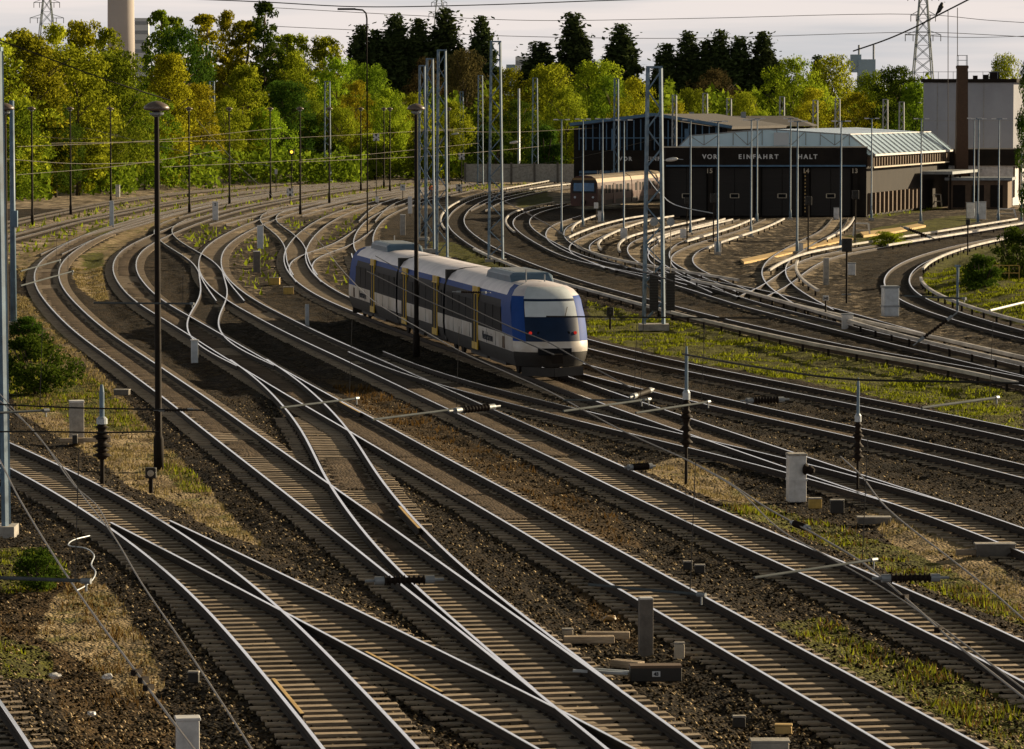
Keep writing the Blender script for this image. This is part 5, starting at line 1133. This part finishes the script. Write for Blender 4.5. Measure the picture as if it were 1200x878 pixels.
# catenary over the far left tracks
for x0, y0, D0, x1, y1, D1, lb in ((20, 172, 300, 330, 150, 420, 'pale catenary wire crossing before the wood from the left lamp'), (20, 205, 300, 260, 176, 400, 'lower pale catenary wire before the wood at the left'), (45, 160, 340, 140, 158, 345, 'short level wire between the first small lamps'), (60, 168, 340, 560, 150, 480, 'long level wire across the wood'), (190, 196, 330, 560, 168, 480, 'sagging wire across the wood towards the masts'),
    (100, 150, 380, 320, 195, 300, 'wire slanting down before the golden trees'), (230, 140, 400, 330, 240, 290, 'steep wire slanting to the X board'), (330, 170, 420, 520, 186, 420, 'dark wire running to the blue masts'), (350, 190, 380, 700, 165, 460, 'long dark wire from the lamp to the depot'), (490, 152, 420, 700, 150, 450, 'level wire behind the blue masts'), (580, 200, 420, 780, 160, 400, 'wire rising to the depot gable'), (0, 186, 260, 190, 190, 330, 'level wire at the left lamp')):
    mid = P((x0 + x1) / 2, (y0 + y1) / 2 + 4, (D0 + D1) / 2); hwire([P(x0, y0, D0), mid, P(x1, y1, D1)], .017, lb, 'wire')
# bird
b = P(1102, 15, 131.9); o = empty('bird', b, 0, 'dark bird perched on the thick wire at the upper right', 'bird')
me = bpy.data.meshes.new('body'); me.from_pydata([(0, 0, .12), (.02, 0, .2), (.04, 0, .30), (.07, 0, .35), (-.06, 0, .05), (-.16, 0, -.08)], [(0, 1), (1, 2), (2, 3), (0, 4), (4, 5)], []); q = bpy.data.objects.new('body', me); COL.objects.link(q); q.parent = o
q.modifiers.new('skin', 'SKIN'); q.modifiers.new('sub', 'SUBSURF').levels = 1; me.materials.append(M['black'])
for v, r_ in zip(me.skin_vertices[0].data, (.085, .09, .055, .05, .06, .025)): v.radius = (r_, r_)
MB().lathe([(.015, 0), (.002, .06)], (.115, 0, .35), 6, axis=(1, 0, 0)).build('beak', M['dark_steel'], o)

# registration arms (tubes) and ribbed insulators hanging at wire height
def tube_arm(a, b, z, lb, r=.022, m='galv', ends=True):
    r *= .72; m = 'tube_paint' if m in ('galv', 'grey_steel', 'wire') else m
    p, q = G(*a, z), G(*b, z); o = empty('registration_arm', p, 0, lb, 'arm', 'registration arms'); d = q - p
    MB().tube([(0, 0, 0), d], r, 8).build('tube', M[m], o)
    MB().lathe([(r * 1.6, -.05), (r * 1.6, .05)], d, 8, axis=d).build('clamp', M['grey_steel'], o); MB().tube([d, d + Vector((0, 0, -.10))], r * .6, 6).build('hook', M['grey_steel'], o)
    MB().tube([d * .9, d * .9 + Vector((.05, 0, 1.3))], .005, 5).build('dropper', M['wire_dark'], o)
tube_arm((-30, 676), (101, 681), 5.7, 'pale blue tube reaching in from the left edge', .026)
tube_arm((690, 685), (822, 697), 5.6, 'dark grey tube crossing the straight track beside the grey post', .02, 'grey_steel'); tube_arm((884, 677), (1024, 656), 5.6, 'pale tube over the right track above the lower weeds', .02)
tube_arm((1080, 478), (1168, 466), 5.6, 'pale tube over the grass strip at the right', .03); tube_arm((436, 492), (545, 478), 5.6, 'grey tube crossing the middle track', .024, 'grey_steel'); tube_arm((328, 478), (418, 467), 5.6, 'grey tube over the fork of the middle tracks', .024, 'grey_steel')
tube_arm((660, 482), (760, 468), 5.6, 'pale tube in front of the train nose', .026); tube_arm((660, 469), (752, 469), 5.6, 'dark level tube in front of the train nose', .022, 'grey_steel'); tube_arm((745, 484), (830, 471), 5.6, 'grey tube right of the train nose', .024, 'grey_steel')
tube_arm((-20, 485), (54, 481), 5.7, 'pale tube at the left edge beside the relay box', .026); tube_arm((110, 355), (225, 356), 5.6, 'grey tube over the hairpin track', .03, 'grey_steel'); tube_arm((1060, 347), (1130, 350), 5.6, 'pale blue tube by the right bank', .035)
tube_arm((24, 335), (85, 318), 5.6, 'pale tube over the outer hairpin rail', .03, 'wire'); tube_arm((24, 318), (70, 305), 5.6, 'second pale tube over the outer hairpin rail', .03, 'wire'); tube_arm((1160, 364), (1210, 352), 4.5, 'white tube before the green bank', .05, 'white_paint')
def ribbed(a, b, n, R_, r_):
    a, b = Vector(a), Vector(b); L_ = (b - a).length; pr = [(r_, 0)]
    for i in range(n): z = L_ * (i + .2) / n; pr += [(r_, z), (R_, z + L_ / n * .25), (R_ * .9, z + L_ / n * .4), (r_, z + L_ / n * .55)]
    pr.append((r_, L_)); return MB().lathe(pr, a, 12, axis=b - a)
def insul(a, b, z, lb, R_=.055, D=None):
    R_ *= .85
    p, q = (P(*a, D), P(*b, D + .3)) if D else (G(*a, z), G(*b, z)); d = q - p; o = empty('insulator', p, 0, lb, 'insulator', 'ribbed insulators'); ribbed(d * .22, d * .78, 9, R_, R_ * .55).build('ribs', M['insul'], o, smooth=True)
    for f0, f1 in ((.12, .24), (.76, .88)): MB().tube([d * f0, d * f1], R_ * .8, 10).build('end_cap', M['grey_steel'], o)
    MB().tube([(0, 0, 0), d * .14], R_ * .3, 6).build('rod', M['grey_steel'], o); MB().tube([d * .86, d], R_ * .3, 6).build('rod', M['grey_steel'], o)
insul((428, 681), (520, 679), 5.6, 'big dark ribbed insulator hanging over the middle of the crossing tracks', .062); insul((1022, 678), (1112, 677), 5.6, 'big dark ribbed insulator over the lower right weeds', .062)
insul((526, 482), (586, 476), 5.6, 'dark insulator at the end of the grey tube over the middle track', .07); insul((868, 470), (925, 468), 5.6, 'dark insulator with white ends over the right tracks', .07); insul((738, 466), (766, 456), 5.6, 'dark insulator right of the train nose', .07); insul((732, 548), (768, 546), 5.6, 'dark insulator on the lit weeds left of the insulator post', .06)
insul((926, 612), (950, 620), 5.5, 'small insulator in the contact wire over the weeds', .05); insul((1070, 405), (1122, 366), 5.6, 'slanting dark insulator below the blue tube at the right', .055, 85); insul((530, 342), (575, 343), 5.9, 'small pale insulator before the train doors', .04)
insul((180, 481), (232, 480), 5.8, 'slim dark insulator beside the tall brown lamp', .035); insul((1055, 265), (1095, 280), 5.6, 'slanting dark insulator on the green strip', .09, 150)
# standing insulator posts
def ipost(x, y0, y1, lb, w):
    b = G(x, y1, ZG); D = b.y; Hh = (y1 - y0) / F * D; r_ = w / F * D / 2; o = empty('insulator_post', b, 0, lb, 'insulator post', 'insulator posts')
    MB().tube([(0, 0, 0), (0, 0, Hh * .42)], r_ * .4, 8).build('stem', M['dark_steel'], o); ribbed((0, 0, Hh * .28), (0, 0, Hh * .62), 6, r_ * 1.25, r_ * .8).build('ribs', M['insul'], o, smooth=True)
    MB().lathe([(r_, Hh * .62), (r_, Hh * .67), (r_ * .6, Hh * .69)], n=12).build('end_cap', M['galv'], o); MB().lathe([(r_ * .45, Hh * .68), (r_ * .45, Hh * .93), (r_ * .25, Hh)], n=10).build('upper_tube', M['blue_steel'], o)
    for z in (.33, .42, .51):
        MB().lathe([(r_ * .8, Hh * z), (r_ * 1.75, Hh * (z - .02)), (r_ * 1.7, Hh * (z - .012)), (r_ * .8, Hh * (z + .012))], n=14).build('shed', M['insul'], o, smooth=True)
ipost(120, 450, 572, 'dark ribbed insulator post with blue top in the dry grass at the left', 13); ipost(804, 405, 570, 'dark ribbed insulator post on the lit weeds right of the train', 9); ipost(1005, 442, 578, 'dark ribbed insulator post between the right tracks', 8)
# second slim blue mast at the left edge, with dark counterweight; loop of pale cable
o = empty('tube_mast', G(16, 384, ZG), 0, 'slim blue tubular mast at the left edge behind the lamp', 'mast'); Hh = ht(o.location, 118)
MB().lathe([(.16, 0), (.11, Hh)], n=10).build('pole', M['blue_steel'], o, smooth=True); MB().box((.1, -.1, Hh * .48), (.3, .3, .8)).build('clamp', M['blue_steel'], o); MB().box((-.05, 0, .1), (.6, .6, .4)).build('foundation', M['concrete'], o)
o = empty('counterweight', G(2, 590, ZG), 0, 'dark counterweight on the blue mast at the left edge', 'counterweight'); k_ = MB()
for i in range(16): k_.box((0, .0, 1.2 + i * .13), (.4, .3, .118))
k_.build('weights', M['black'], o); MB().tube([(0, 0, .8), (0, 0, 6)], .02, 6).build('cable', M['wire'], o)
lc = [G(x, y, 5.6) for x, y in ((105, 628), (86, 633), (82, 640), (98, 642), (110, 650), (107, 662), (112, 670), (108, 680), (98, 688), (90, 692))]; b = lc[0]; q = catmull(np.array([tuple(p - b) for p in lc]), 5)
tag(MB().tube([Vector(p) for p in q], .007, 6).build('cable_loop', M['galv'], None, b), 'pale cable loop curling beside the end of the left tube', 'cable')
o = empty('bank_railing', G(1135, 330, .1), 0, 'yellow green railing on the green bank at the right', 'railing'); rg = MB()
for i in range(6): rg.bar((i * .6, 0, 0), (i * .6, 0, .95), .05)
rg.bar((0, 0, .95), (3, 0, .95), .05); rg.bar((0, 0, .5), (3, 0, .5), .04); rg.build('rails', M['yellow_box'], o); MB().box((.35, -.05, .45), (.28, .06, .5)).build('plate', M['beige_trim'], o)
o = empty('blue_post', G(1122, 366, ZG), 0, 'short blue post over the slanting insulator at the right', 'post'); MB().tube([(0, 0, 0), (0, 0, 2.4)], .07, 8).build('pole', M['blue_steel'], o); MB().box((0, 0, 2.42), (.3, .2, .1)).build('cap', M['blue_steel'], o)
o = empty('curved_lamp', P(430, 60, 330), 0, 'arched street lamp against the sky above the conifers', 'street lamp'); o.location.z = ZG; Hz = zy(14, 330) - ZG
MB().tube([(0, 0, 0), (0, 0, Hz - .6), (-.08, 0, Hz - .15), (-.35, 0, Hz + .1), (-1.0, 0, Hz + .16)], .07, 8).build('post', M['dark_steel'], o); MB().box((-1.7, 0, Hz + .18), (1.5, .35, .16)).build('lamp_head', M['dark_steel'], o)
# ------------------------------------------------------------------ trees: tapered trunks with limbs, crowns of many small leaves
def rot_quads(c, s, rng, up=.0):
    """c (n,3) centres, s (n,) sizes -> randomly turned leaf sprays, two triangles each (n,4,3)"""
    n = len(c); a = rng.normal(size=(n, 3)); a[:, 2] *= 1 - up; a /= np.linalg.norm(a, axis=1)[:, None]
    b = rng.normal(size=(n, 3)); b -= (b * a).sum(1)[:, None] * a; b /= np.linalg.norm(b, axis=1)[:, None]
    q = np.stack([-a * 1.0 - b * .15, b * .55 + a * .1, a * 1.0 + b * .1, -b * .55 - a * .1], 1)
    return c[:, None, :] + q * s[:, None, None]
def crown_mesh(kind, seed):
    """unit tree: height 1, crown half-width given by kind; returns verts, tone"""
    rng = np.random.default_rng(seed); C = []; S = []; T = []
    if kind == 'conifer':
        for z in np.linspace(.12, .985, 44):
            rad = .25 * (1 - (z - .06) / .96) ** 1.1 * rng.uniform(.78, 1.15) + .008; nb = max(4, int(10 * (1 - z) + 4))
            for k in range(nb):
                a = rng.random() * 6.283; L_ = rad * rng.uniform(.65, 1.12); m = max(12, int(190 * L_ / .2)); t = rng.random(m) ** .7
                x = np.cos(a) * L_ * t; y = np.sin(a) * L_ * t; w = .028 * (1.1 - t)
                c = np.stack([x + rng.normal(0, 1, m) * w, y + rng.normal(0, 1, m) * w, z - .10 * L_ / .2 * t * t * .5 + rng.normal(0, .012, m)], 1)
                C.append(c); S.append(rng.uniform(.008, .016, m)); T.append(np.clip(rng.normal(.45, .22, m) + .2 * t, 0, 1))
    else:
        if kind == 'poplar': env = lambda z: .11 * np.sin(np.pi * np.clip((z - .1) / .95, 0, 1)) ** .6; z0, ncl, cr = .12, 95, (.022, .05)
        elif kind == 'birch': env = lambda z: .24 * np.sin(np.pi * np.clip((z - .14) / .9, 0, 1)) ** .55; z0, ncl, cr = .16, 120, (.03, .07)
        elif kind == 'bush': env = lambda z: .62 * np.sqrt(np.clip(1 - (z - .25) ** 2 / .6, 0, 1)); z0, ncl, cr = .05, 80, (.10, .2)
        elif kind == 'tall': env = lambda z: .30 * np.clip(np.sin(np.pi * np.clip((z + .08) / 1.12, 0, 1)), 0, 1) ** .55; z0, ncl, cr = .04, 210, (.035, .085)
        else: env = lambda z: .42 * np.sin(np.pi * np.clip((z - .06) / .97, 0, 1)) ** .55; z0, ncl, cr = .10, 170, (.05, .105)
        lob = rng.uniform(.7, 1.22, 9)
        for k in range(ncl):
            z = z0 + (1 - z0) * rng.random() ** .85; a = rng.random() * 6.283; e = float(env(np.array(z))) * lob[int(a / 6.2832 * 9) % 9] * lob[int(z * 8.9)]
            r_ = e * (1 - .75 * rng.random() ** 2.2); rad = rng.uniform(*cr); m = int(84 * (rad / cr[1]) ** 1.3) + 24
            if kind == 'tall': m = int(m * .9)
            d = rng.normal(size=(m, 3)); d /= np.linalg.norm(d, axis=1)[:, None]; rr = rad * (.35 + .65 * rng.random(m) ** .5)
            c = np.array([np.cos(a) * r_, np.sin(a) * r_, min(z, .97)]) + d * rr[:, None] * [1.15, 1.15, .75]
            tb = rng.normal(.5, .2); C.append(c); S.append(rng.uniform(.35, 1, m) * (.0165 if kind != 'bush' else .045)); T.append(np.clip(tb + rng.normal(0, .16, m), 0, 1))
    C = np.vstack(C); S = np.hstack(S); T = np.hstack(T); ok = C[:, 2] > .01; C, S, T = C[ok], S[ok], T[ok]
    V = rot_quads(C, S, rng); return V.reshape(-1, 3), np.repeat(T, 4)
def trunk_mb(kind, seed):
    rg = random.Random(seed); mb = MB()
    if kind == 'conifer': mb.tube([(0, 0, 0), (0, 0, .97)], .014, 7, r2=.002); return mb
    if kind == 'bush':
        for i in range(7): a = rg.uniform(0, 6.28); mb.tube([(0, 0, 0), (math.cos(a) * .2, math.sin(a) * .2, .4), (math.cos(a) * .45, math.sin(a) * .45, .8)], .03, 5, r2=.008)
        return mb
    top = .8 if kind != 'poplar' else .93; pts = [(rg.uniform(-.008, .008) * i, rg.uniform(-.008, .008) * i, top * i / 5) for i in range(6)]
    mb.tube(pts, .017, 8, r2=.005); sp = {'poplar': .10, 'birch': .2, 'tall': .27, 'round': .36}[kind]
    for i in range(13):
        z = rg.uniform(.2, .72); a = rg.uniform(0, 6.28); L_ = sp * rg.uniform(.6, 1); c, s = math.cos(a), math.sin(a)
        mb.tube([(0, 0, z), (c * L_ * .5, s * L_ * .5, z + L_ * .45), (c * L_, s * L_, z + L_ * .75)], .007, 5, r2=.002)
    return mb
CR = {}; TK = {}
def crown_obj(kind, var, m):
    key = (kind, var, m)
    if key not in CR:
        V, T = crown_mesh(kind, hash((kind == 'conifer', len(kind), var)) % 9999 + var * 17)
        o = leafy('crown', V, np.arange(len(V)).reshape(-1, 4), T, M[m], None); CR[key] = o.data; return o
    o = bpy.data.objects.new('crown', CR[key]); COL.objects.link(o); return o
def trunk_obj(kind, var):
    key = (kind, var)
    if key not in TK: o = trunk_mb(kind, var + 3).build('trunk', M['bark'], smooth=True); TK[key] = o.data; return o
    o = bpy.data.objects.new('trunk', TK[key]); COL.objects.link(o); return o
HWID = {'conifer': .17, 'poplar': .115, 'birch': .25, 'bush': .62, 'tall': .31, 'round': .43}
KN = {'conifer': 'conifer_tree', 'poplar': 'poplar_tree', 'birch': 'birch_tree', 'bush': 'shrub', 'tall': 'leafy_tree', 'round': 'leafy_tree'}
TREES = []
def tree(x, top, wpx, D, kind, m, lb, group, base=None):
    i = len(TREES); b = Vector(((x - 600) / F * D, D, ZG)) if base is None else G(x, base, ZG); D = b.y
    H = zy(top, D) - ZG; hwid = wpx / 2 / F * D; o = empty(KN[kind], b, 0, lb, 'tree' if kind != 'bush' else 'shrub', group); var = i % 3
    for ch in (trunk_obj(kind, var), crown_obj(kind, var, m)): ch.parent = o
    sx = hwid / HWID[kind] if kind != 'bush' else hwid / .62
    o.scale = (sx, sx, H); o.rotation_euler = (0, 0, (i * 2.399) % 6.283)
    TREES.append(o)
GW = 'trees of the wood'; GCf = 'dark conifers on the skyline'; GD = 'trees behind the depots'
g_, b_, o_, l_, d_k = 'leaf_green', 'leaf_bright', 'leaf_gold', 'leaf_olive', 'leaf_dark'
for a in [
 # left wood, front row
 (-22, 48, 130, 545, 'tall', l_, 'olive leafy tree cut by the left edge of the wood'), (38, 44, 120, 552, 'tall', l_, 'broad olive tree behind the second mushroom lamp from the left'), (92, 56, 110, 540, 'tall', l_, 'large olive tree above the third mushroom lamp from the left'),
 (138, 62, 90, 548, 'tall', g_, 'yellow green tree below the concrete power station chimney'), (200, 66, 78, 556, 'tall', o_, 'golden orange tree above the white tower block, behind the tall brown lamp'), (233, 98, 62, 552, 'tall', o_, 'lower golden tree right of the tall brown lamp'),
 (170, 110, 74, 545, 'round', g_, 'green rounded tree low between the olive and the golden trees'), (18, 120, 90, 532, 'round', g_, 'low leafy tree at the left edge below the olive crowns'), (66, 125, 84, 535, 'round', d_k, 'dark low tree between the second and third mushroom lamps'), (118, 128, 80, 536, 'round', g_, 'low green tree left of the white cabinet by the wood'),
 (285, 79, 78, 575, 'tall', b_, 'bright yellow green tree right of the golden trees'), (264, 118, 60, 566, 'round', l_, 'low olive tree under the bright yellow green tree'), (335, 96, 66, 585, 'tall', d_k, 'dark green rounded tree behind the lamp right of the X board'), (312, 128, 60, 575, 'round', b_, 'low fresh green tree left of the dark rounded tree'), (365, 120, 66, 590, 'round', g_, 'mid green tree behind the tall grey lattice mast'),
 # left wood, back row
 (62, 30, 76, 640, 'birch', o_, 'golden topped tall tree left of the concrete chimney'), (98, 26, 70, 650, 'birch', o_, 'golden tree directly left of the concrete chimney'), (128, 34, 56, 640, 'birch', l_, 'olive tree top in front of the concrete chimney'), (20, 36, 80, 650, 'birch', l_, 'olive tree top near the upper left corner'),
 (188, 13, 34, 660, 'poplar', g_, 'green poplar pair left of the dark broad tree'), (203, 20, 30, 670, 'poplar', g_, 'second green poplar touching the dark broad tree'), (216, 36, 92, 650, 'round', d_k, 'broad dark green tree on the skyline right of the tower block'), (243, 18, 44, 680, 'poplar', o_, 'golden poplar right of the broad dark tree'), (268, 14, 50, 690, 'birch', o_, 'sparse golden tree between the golden poplar and the tall dark poplar'), (290, 24, 44, 690, 'poplar', l_, 'olive poplar just left of the tall dark poplar'),
 (313, 3, 36, 640, 'poplar', d_k, 'tallest dark slender poplar on the left skyline'), (335, 41, 40, 690, 'poplar', l_, 'short olive poplar right of the tallest dark poplar'), (357, 42, 44, 690, 'birch', l_, 'thin olive tree left of the fine twigged tree'), (382, 44, 60, 690, 'birch', l_, 'fine twigged tree left of the conifers'), (345, 64, 76, 640, 'round', b_, 'bright green tree below the olive skyline trees'), (395, 70, 72, 650, 'round', b_, 'light green tree just left of the conifers'),
 # rounded trees in the middle
 (432, 78, 66, 640, 'round', g_, 'green round tree at the foot of the first conifers'), (417, 98, 50, 610, 'round', o_, 'small golden tree by the twin mushroom lamps'), (455, 106, 56, 600, 'round', b_, 'bright green tree right of the twin mushroom lamps'), (400, 128, 60, 590, 'round', b_, 'low bright tree left of the twin mushroom lamps'), (485, 112, 60, 610, 'round', l_, 'olive tree behind the blue lattice masts'), (530, 120, 50, 620, 'round', l_, 'olive tree behind the short floodlight mast'),
 (545, 62, 70, 680, 'round', 'leaf_rust', 'bare brownish tree under the narrow conifer'), (500, 72, 64, 690, 'round', 'leaf_rust', 'bare brownish tree between the conifers and the blue masts'), (598, 82, 62, 640, 'round', l_, 'olive round tree behind the tallest blue mast'), (645, 78, 78, 640, 'round', b_, 'bright light green dome tree behind the grey blue mast'), (610, 120, 60, 600, 'round', d_k, 'dark low tree behind the slim grey post'), (664, 105, 58, 610, 'round', l_, 'olive tree just left of the left depot roof'), (700, 74, 86, 680, 'round', b_, 'broad bright tree below the perfect conifer'), (715, 92, 60, 640, 'round', g_, 'green tree above the left depot roof'),
 (742, 93, 54, 620, 'round', o_, 'bright yellow tree behind the mast with counterweights'), (640, 150, 50, 590, 'bush', d_k, 'dark shrub at the low pale wall'), (575, 150, 56, 590, 'bush', d_k, 'dark shrub right of the grey blue mast by the wall'), (690, 160, 40, 590, 'bush', l_, 'olive shrub left of the depot'),
 (500, 150, 60, 590, 'bush', l_, 'olive shrub behind the blue masts'), (440, 160, 56, 590, 'bush', l_, 'olive shrub beside the twin lamps'), (385, 165, 56, 590, 'bush', d_k, 'dark shrub by the tall grey mast'),
 (810, 106, 56, 620, 'round', g_, 'green tree directly above the workshop roof'), (792, 122, 40, 600, 'round', o_, 'small yellow tree above the left depot gable'), (838, 84, 66, 700, 'round', 'leaf_rust', 'dim brownish tree between the right conifers'), (872, 110, 50, 600, 'round', l_, 'light olive tree above the right end of the workshop roof'), (890, 132, 44, 590, 'round', b_, 'small bright tree left of the yellow bush'),
 (930, 70, 84, 640, 'round', b_, 'broad bright green tree right of the conifers'), (975, 68, 76, 650, 'round', l_, 'olive green tree left of the pale blue block'), (952, 106, 60, 600, 'round', o_, 'yellow tree behind the glass lantern'), (1003, 110, 60, 600, 'round', o_, 'golden green bush tree behind the right end of the glass lantern'), (1022, 86, 62, 620, 'round', g_, 'green tree below the pale blue block'), (1052, 78, 64, 600, 'tall', d_k, 'dark tall tree left of the grey block'), (1070, 98, 40, 590, 'tall', g_, 'green tree touching the grey block'),
 (1175, 67, 54, 560, 'round', b_, 'bright green round tree rising over the grey block'), (1208, 60, 40, 330, 'tall', d_k, 'dark tree cut by the right edge'),
 ]:
    if a[3] < 600 and a[0] < 260: a = (*a[:3], 452 + max(a[0], 0) * .38 + (a[3] - 545) * .5, *a[4:])
    tree(*a, GD if a[0] > 780 else GW)
for x, top, w, lb in ((424, 30, 40, 'leftmost dark conifer below the arched street lamp'), (443, 36, 40, 'second dark conifer of the left group, short'), (464, 18, 44, 'tall dark conifer, third of the left group'), (491, 23, 42, 'dark conifer left of the broadest one'), (522, 11, 50, 'highest and broadest dark conifer of the left group'), (505, 52, 40, 'short dark conifer below the highest one'),
    (565, 20, 36, 'narrow conifer standing alone right of the left group'), (632, 50, 56, 'loose shaggy conifer left of the perfect cone'), (672, 17, 46, 'perfectly conical conifer in the middle of the skyline'), (728, 29, 46, 'pointed conifer right of the perfect cone'), (780, 52, 40, 'short conifer left of the right group'), (806, 38, 38, 'thin conifer at the left of the right group'), (828, 48, 40, 'low conifer in the right group'), (843, 36, 36, 'slender conifer in the middle of the right group'), (866, 44, 40, 'dense conifer in the right group'), (893, 38, 38, 'last conifer of the right group'), (912, 72, 34, 'small conifer at the right end of the right group'), (956, 66, 24, 'small dark conifer top among the bright trees')):
    tree(x, top, w * 2.25, 720, 'conifer', 'needle', lb, GCf)
for x, top, w, base, m, lb in ((42, 396, 82, 462, d_k, 'dense dark green shrub beside the hairpin track at the left'), (30, 372, 50, 398, d_k, 'smaller shrub above the dense dark one at the left'), (44, 648, 70, 692, d_k, 'low green shrub behind the left tube'), (1192, 270, 60, 335, d_k, 'dark shrub on the green bank at the right edge'), (1150, 300, 60, 345, d_k, 'broad dark shrub on the green bank'), (1040, 272, 40, 290, l_, 'low scrub on the green strip by the depot')):
    tree(x, top, w, 0, 'bush', m, lb, 'shrubs between the tracks', base)
# the inside of the wood and the far woods, which read as one mass
def mass(name, boxes, m, n, size, seed):
    rng = np.random.default_rng(seed); C = []
    for x0, x1, D0, D1, z1 in boxes:
        k = int(n * (x1 - x0)); D = rng.uniform(D0, D1, k); x = rng.uniform(x0, x1, k); hz = z1 * (.55 + .45 * vnoise(np.stack([x * .06, D * .05], 1), 1, 3)); C.append(np.stack([(x - 600) / F * D, D, -.3 + rng.random(k) ** .8 * hz], 1))
    C = np.vstack(C); V = rot_quads(C, rng.uniform(.3, .8, len(C)) * size, rng); return leafy(name, V.reshape(-1, 3), np.arange(len(V) * 4).reshape(-1, 4), np.repeat(rng.random(len(C)), 4), M[m])
mass('undergrowth', [(-60, 60, 455, 478, 5), (60, 160, 485, 512, 5), (160, 260, 518, 548, 6), (260, 430, 556, 580, 6), (430, 700, 600, 625, 5)], 'leaf_green', 18, .7, 3)
mass('far_woods', [(-80, 420, 690, 740, 20), (400, 780, 660, 760, 16), (760, 1090, 650, 740, 17), (1090, 1300, 560, 620, 11)], 'leaf_green', 60, 1.0, 4)
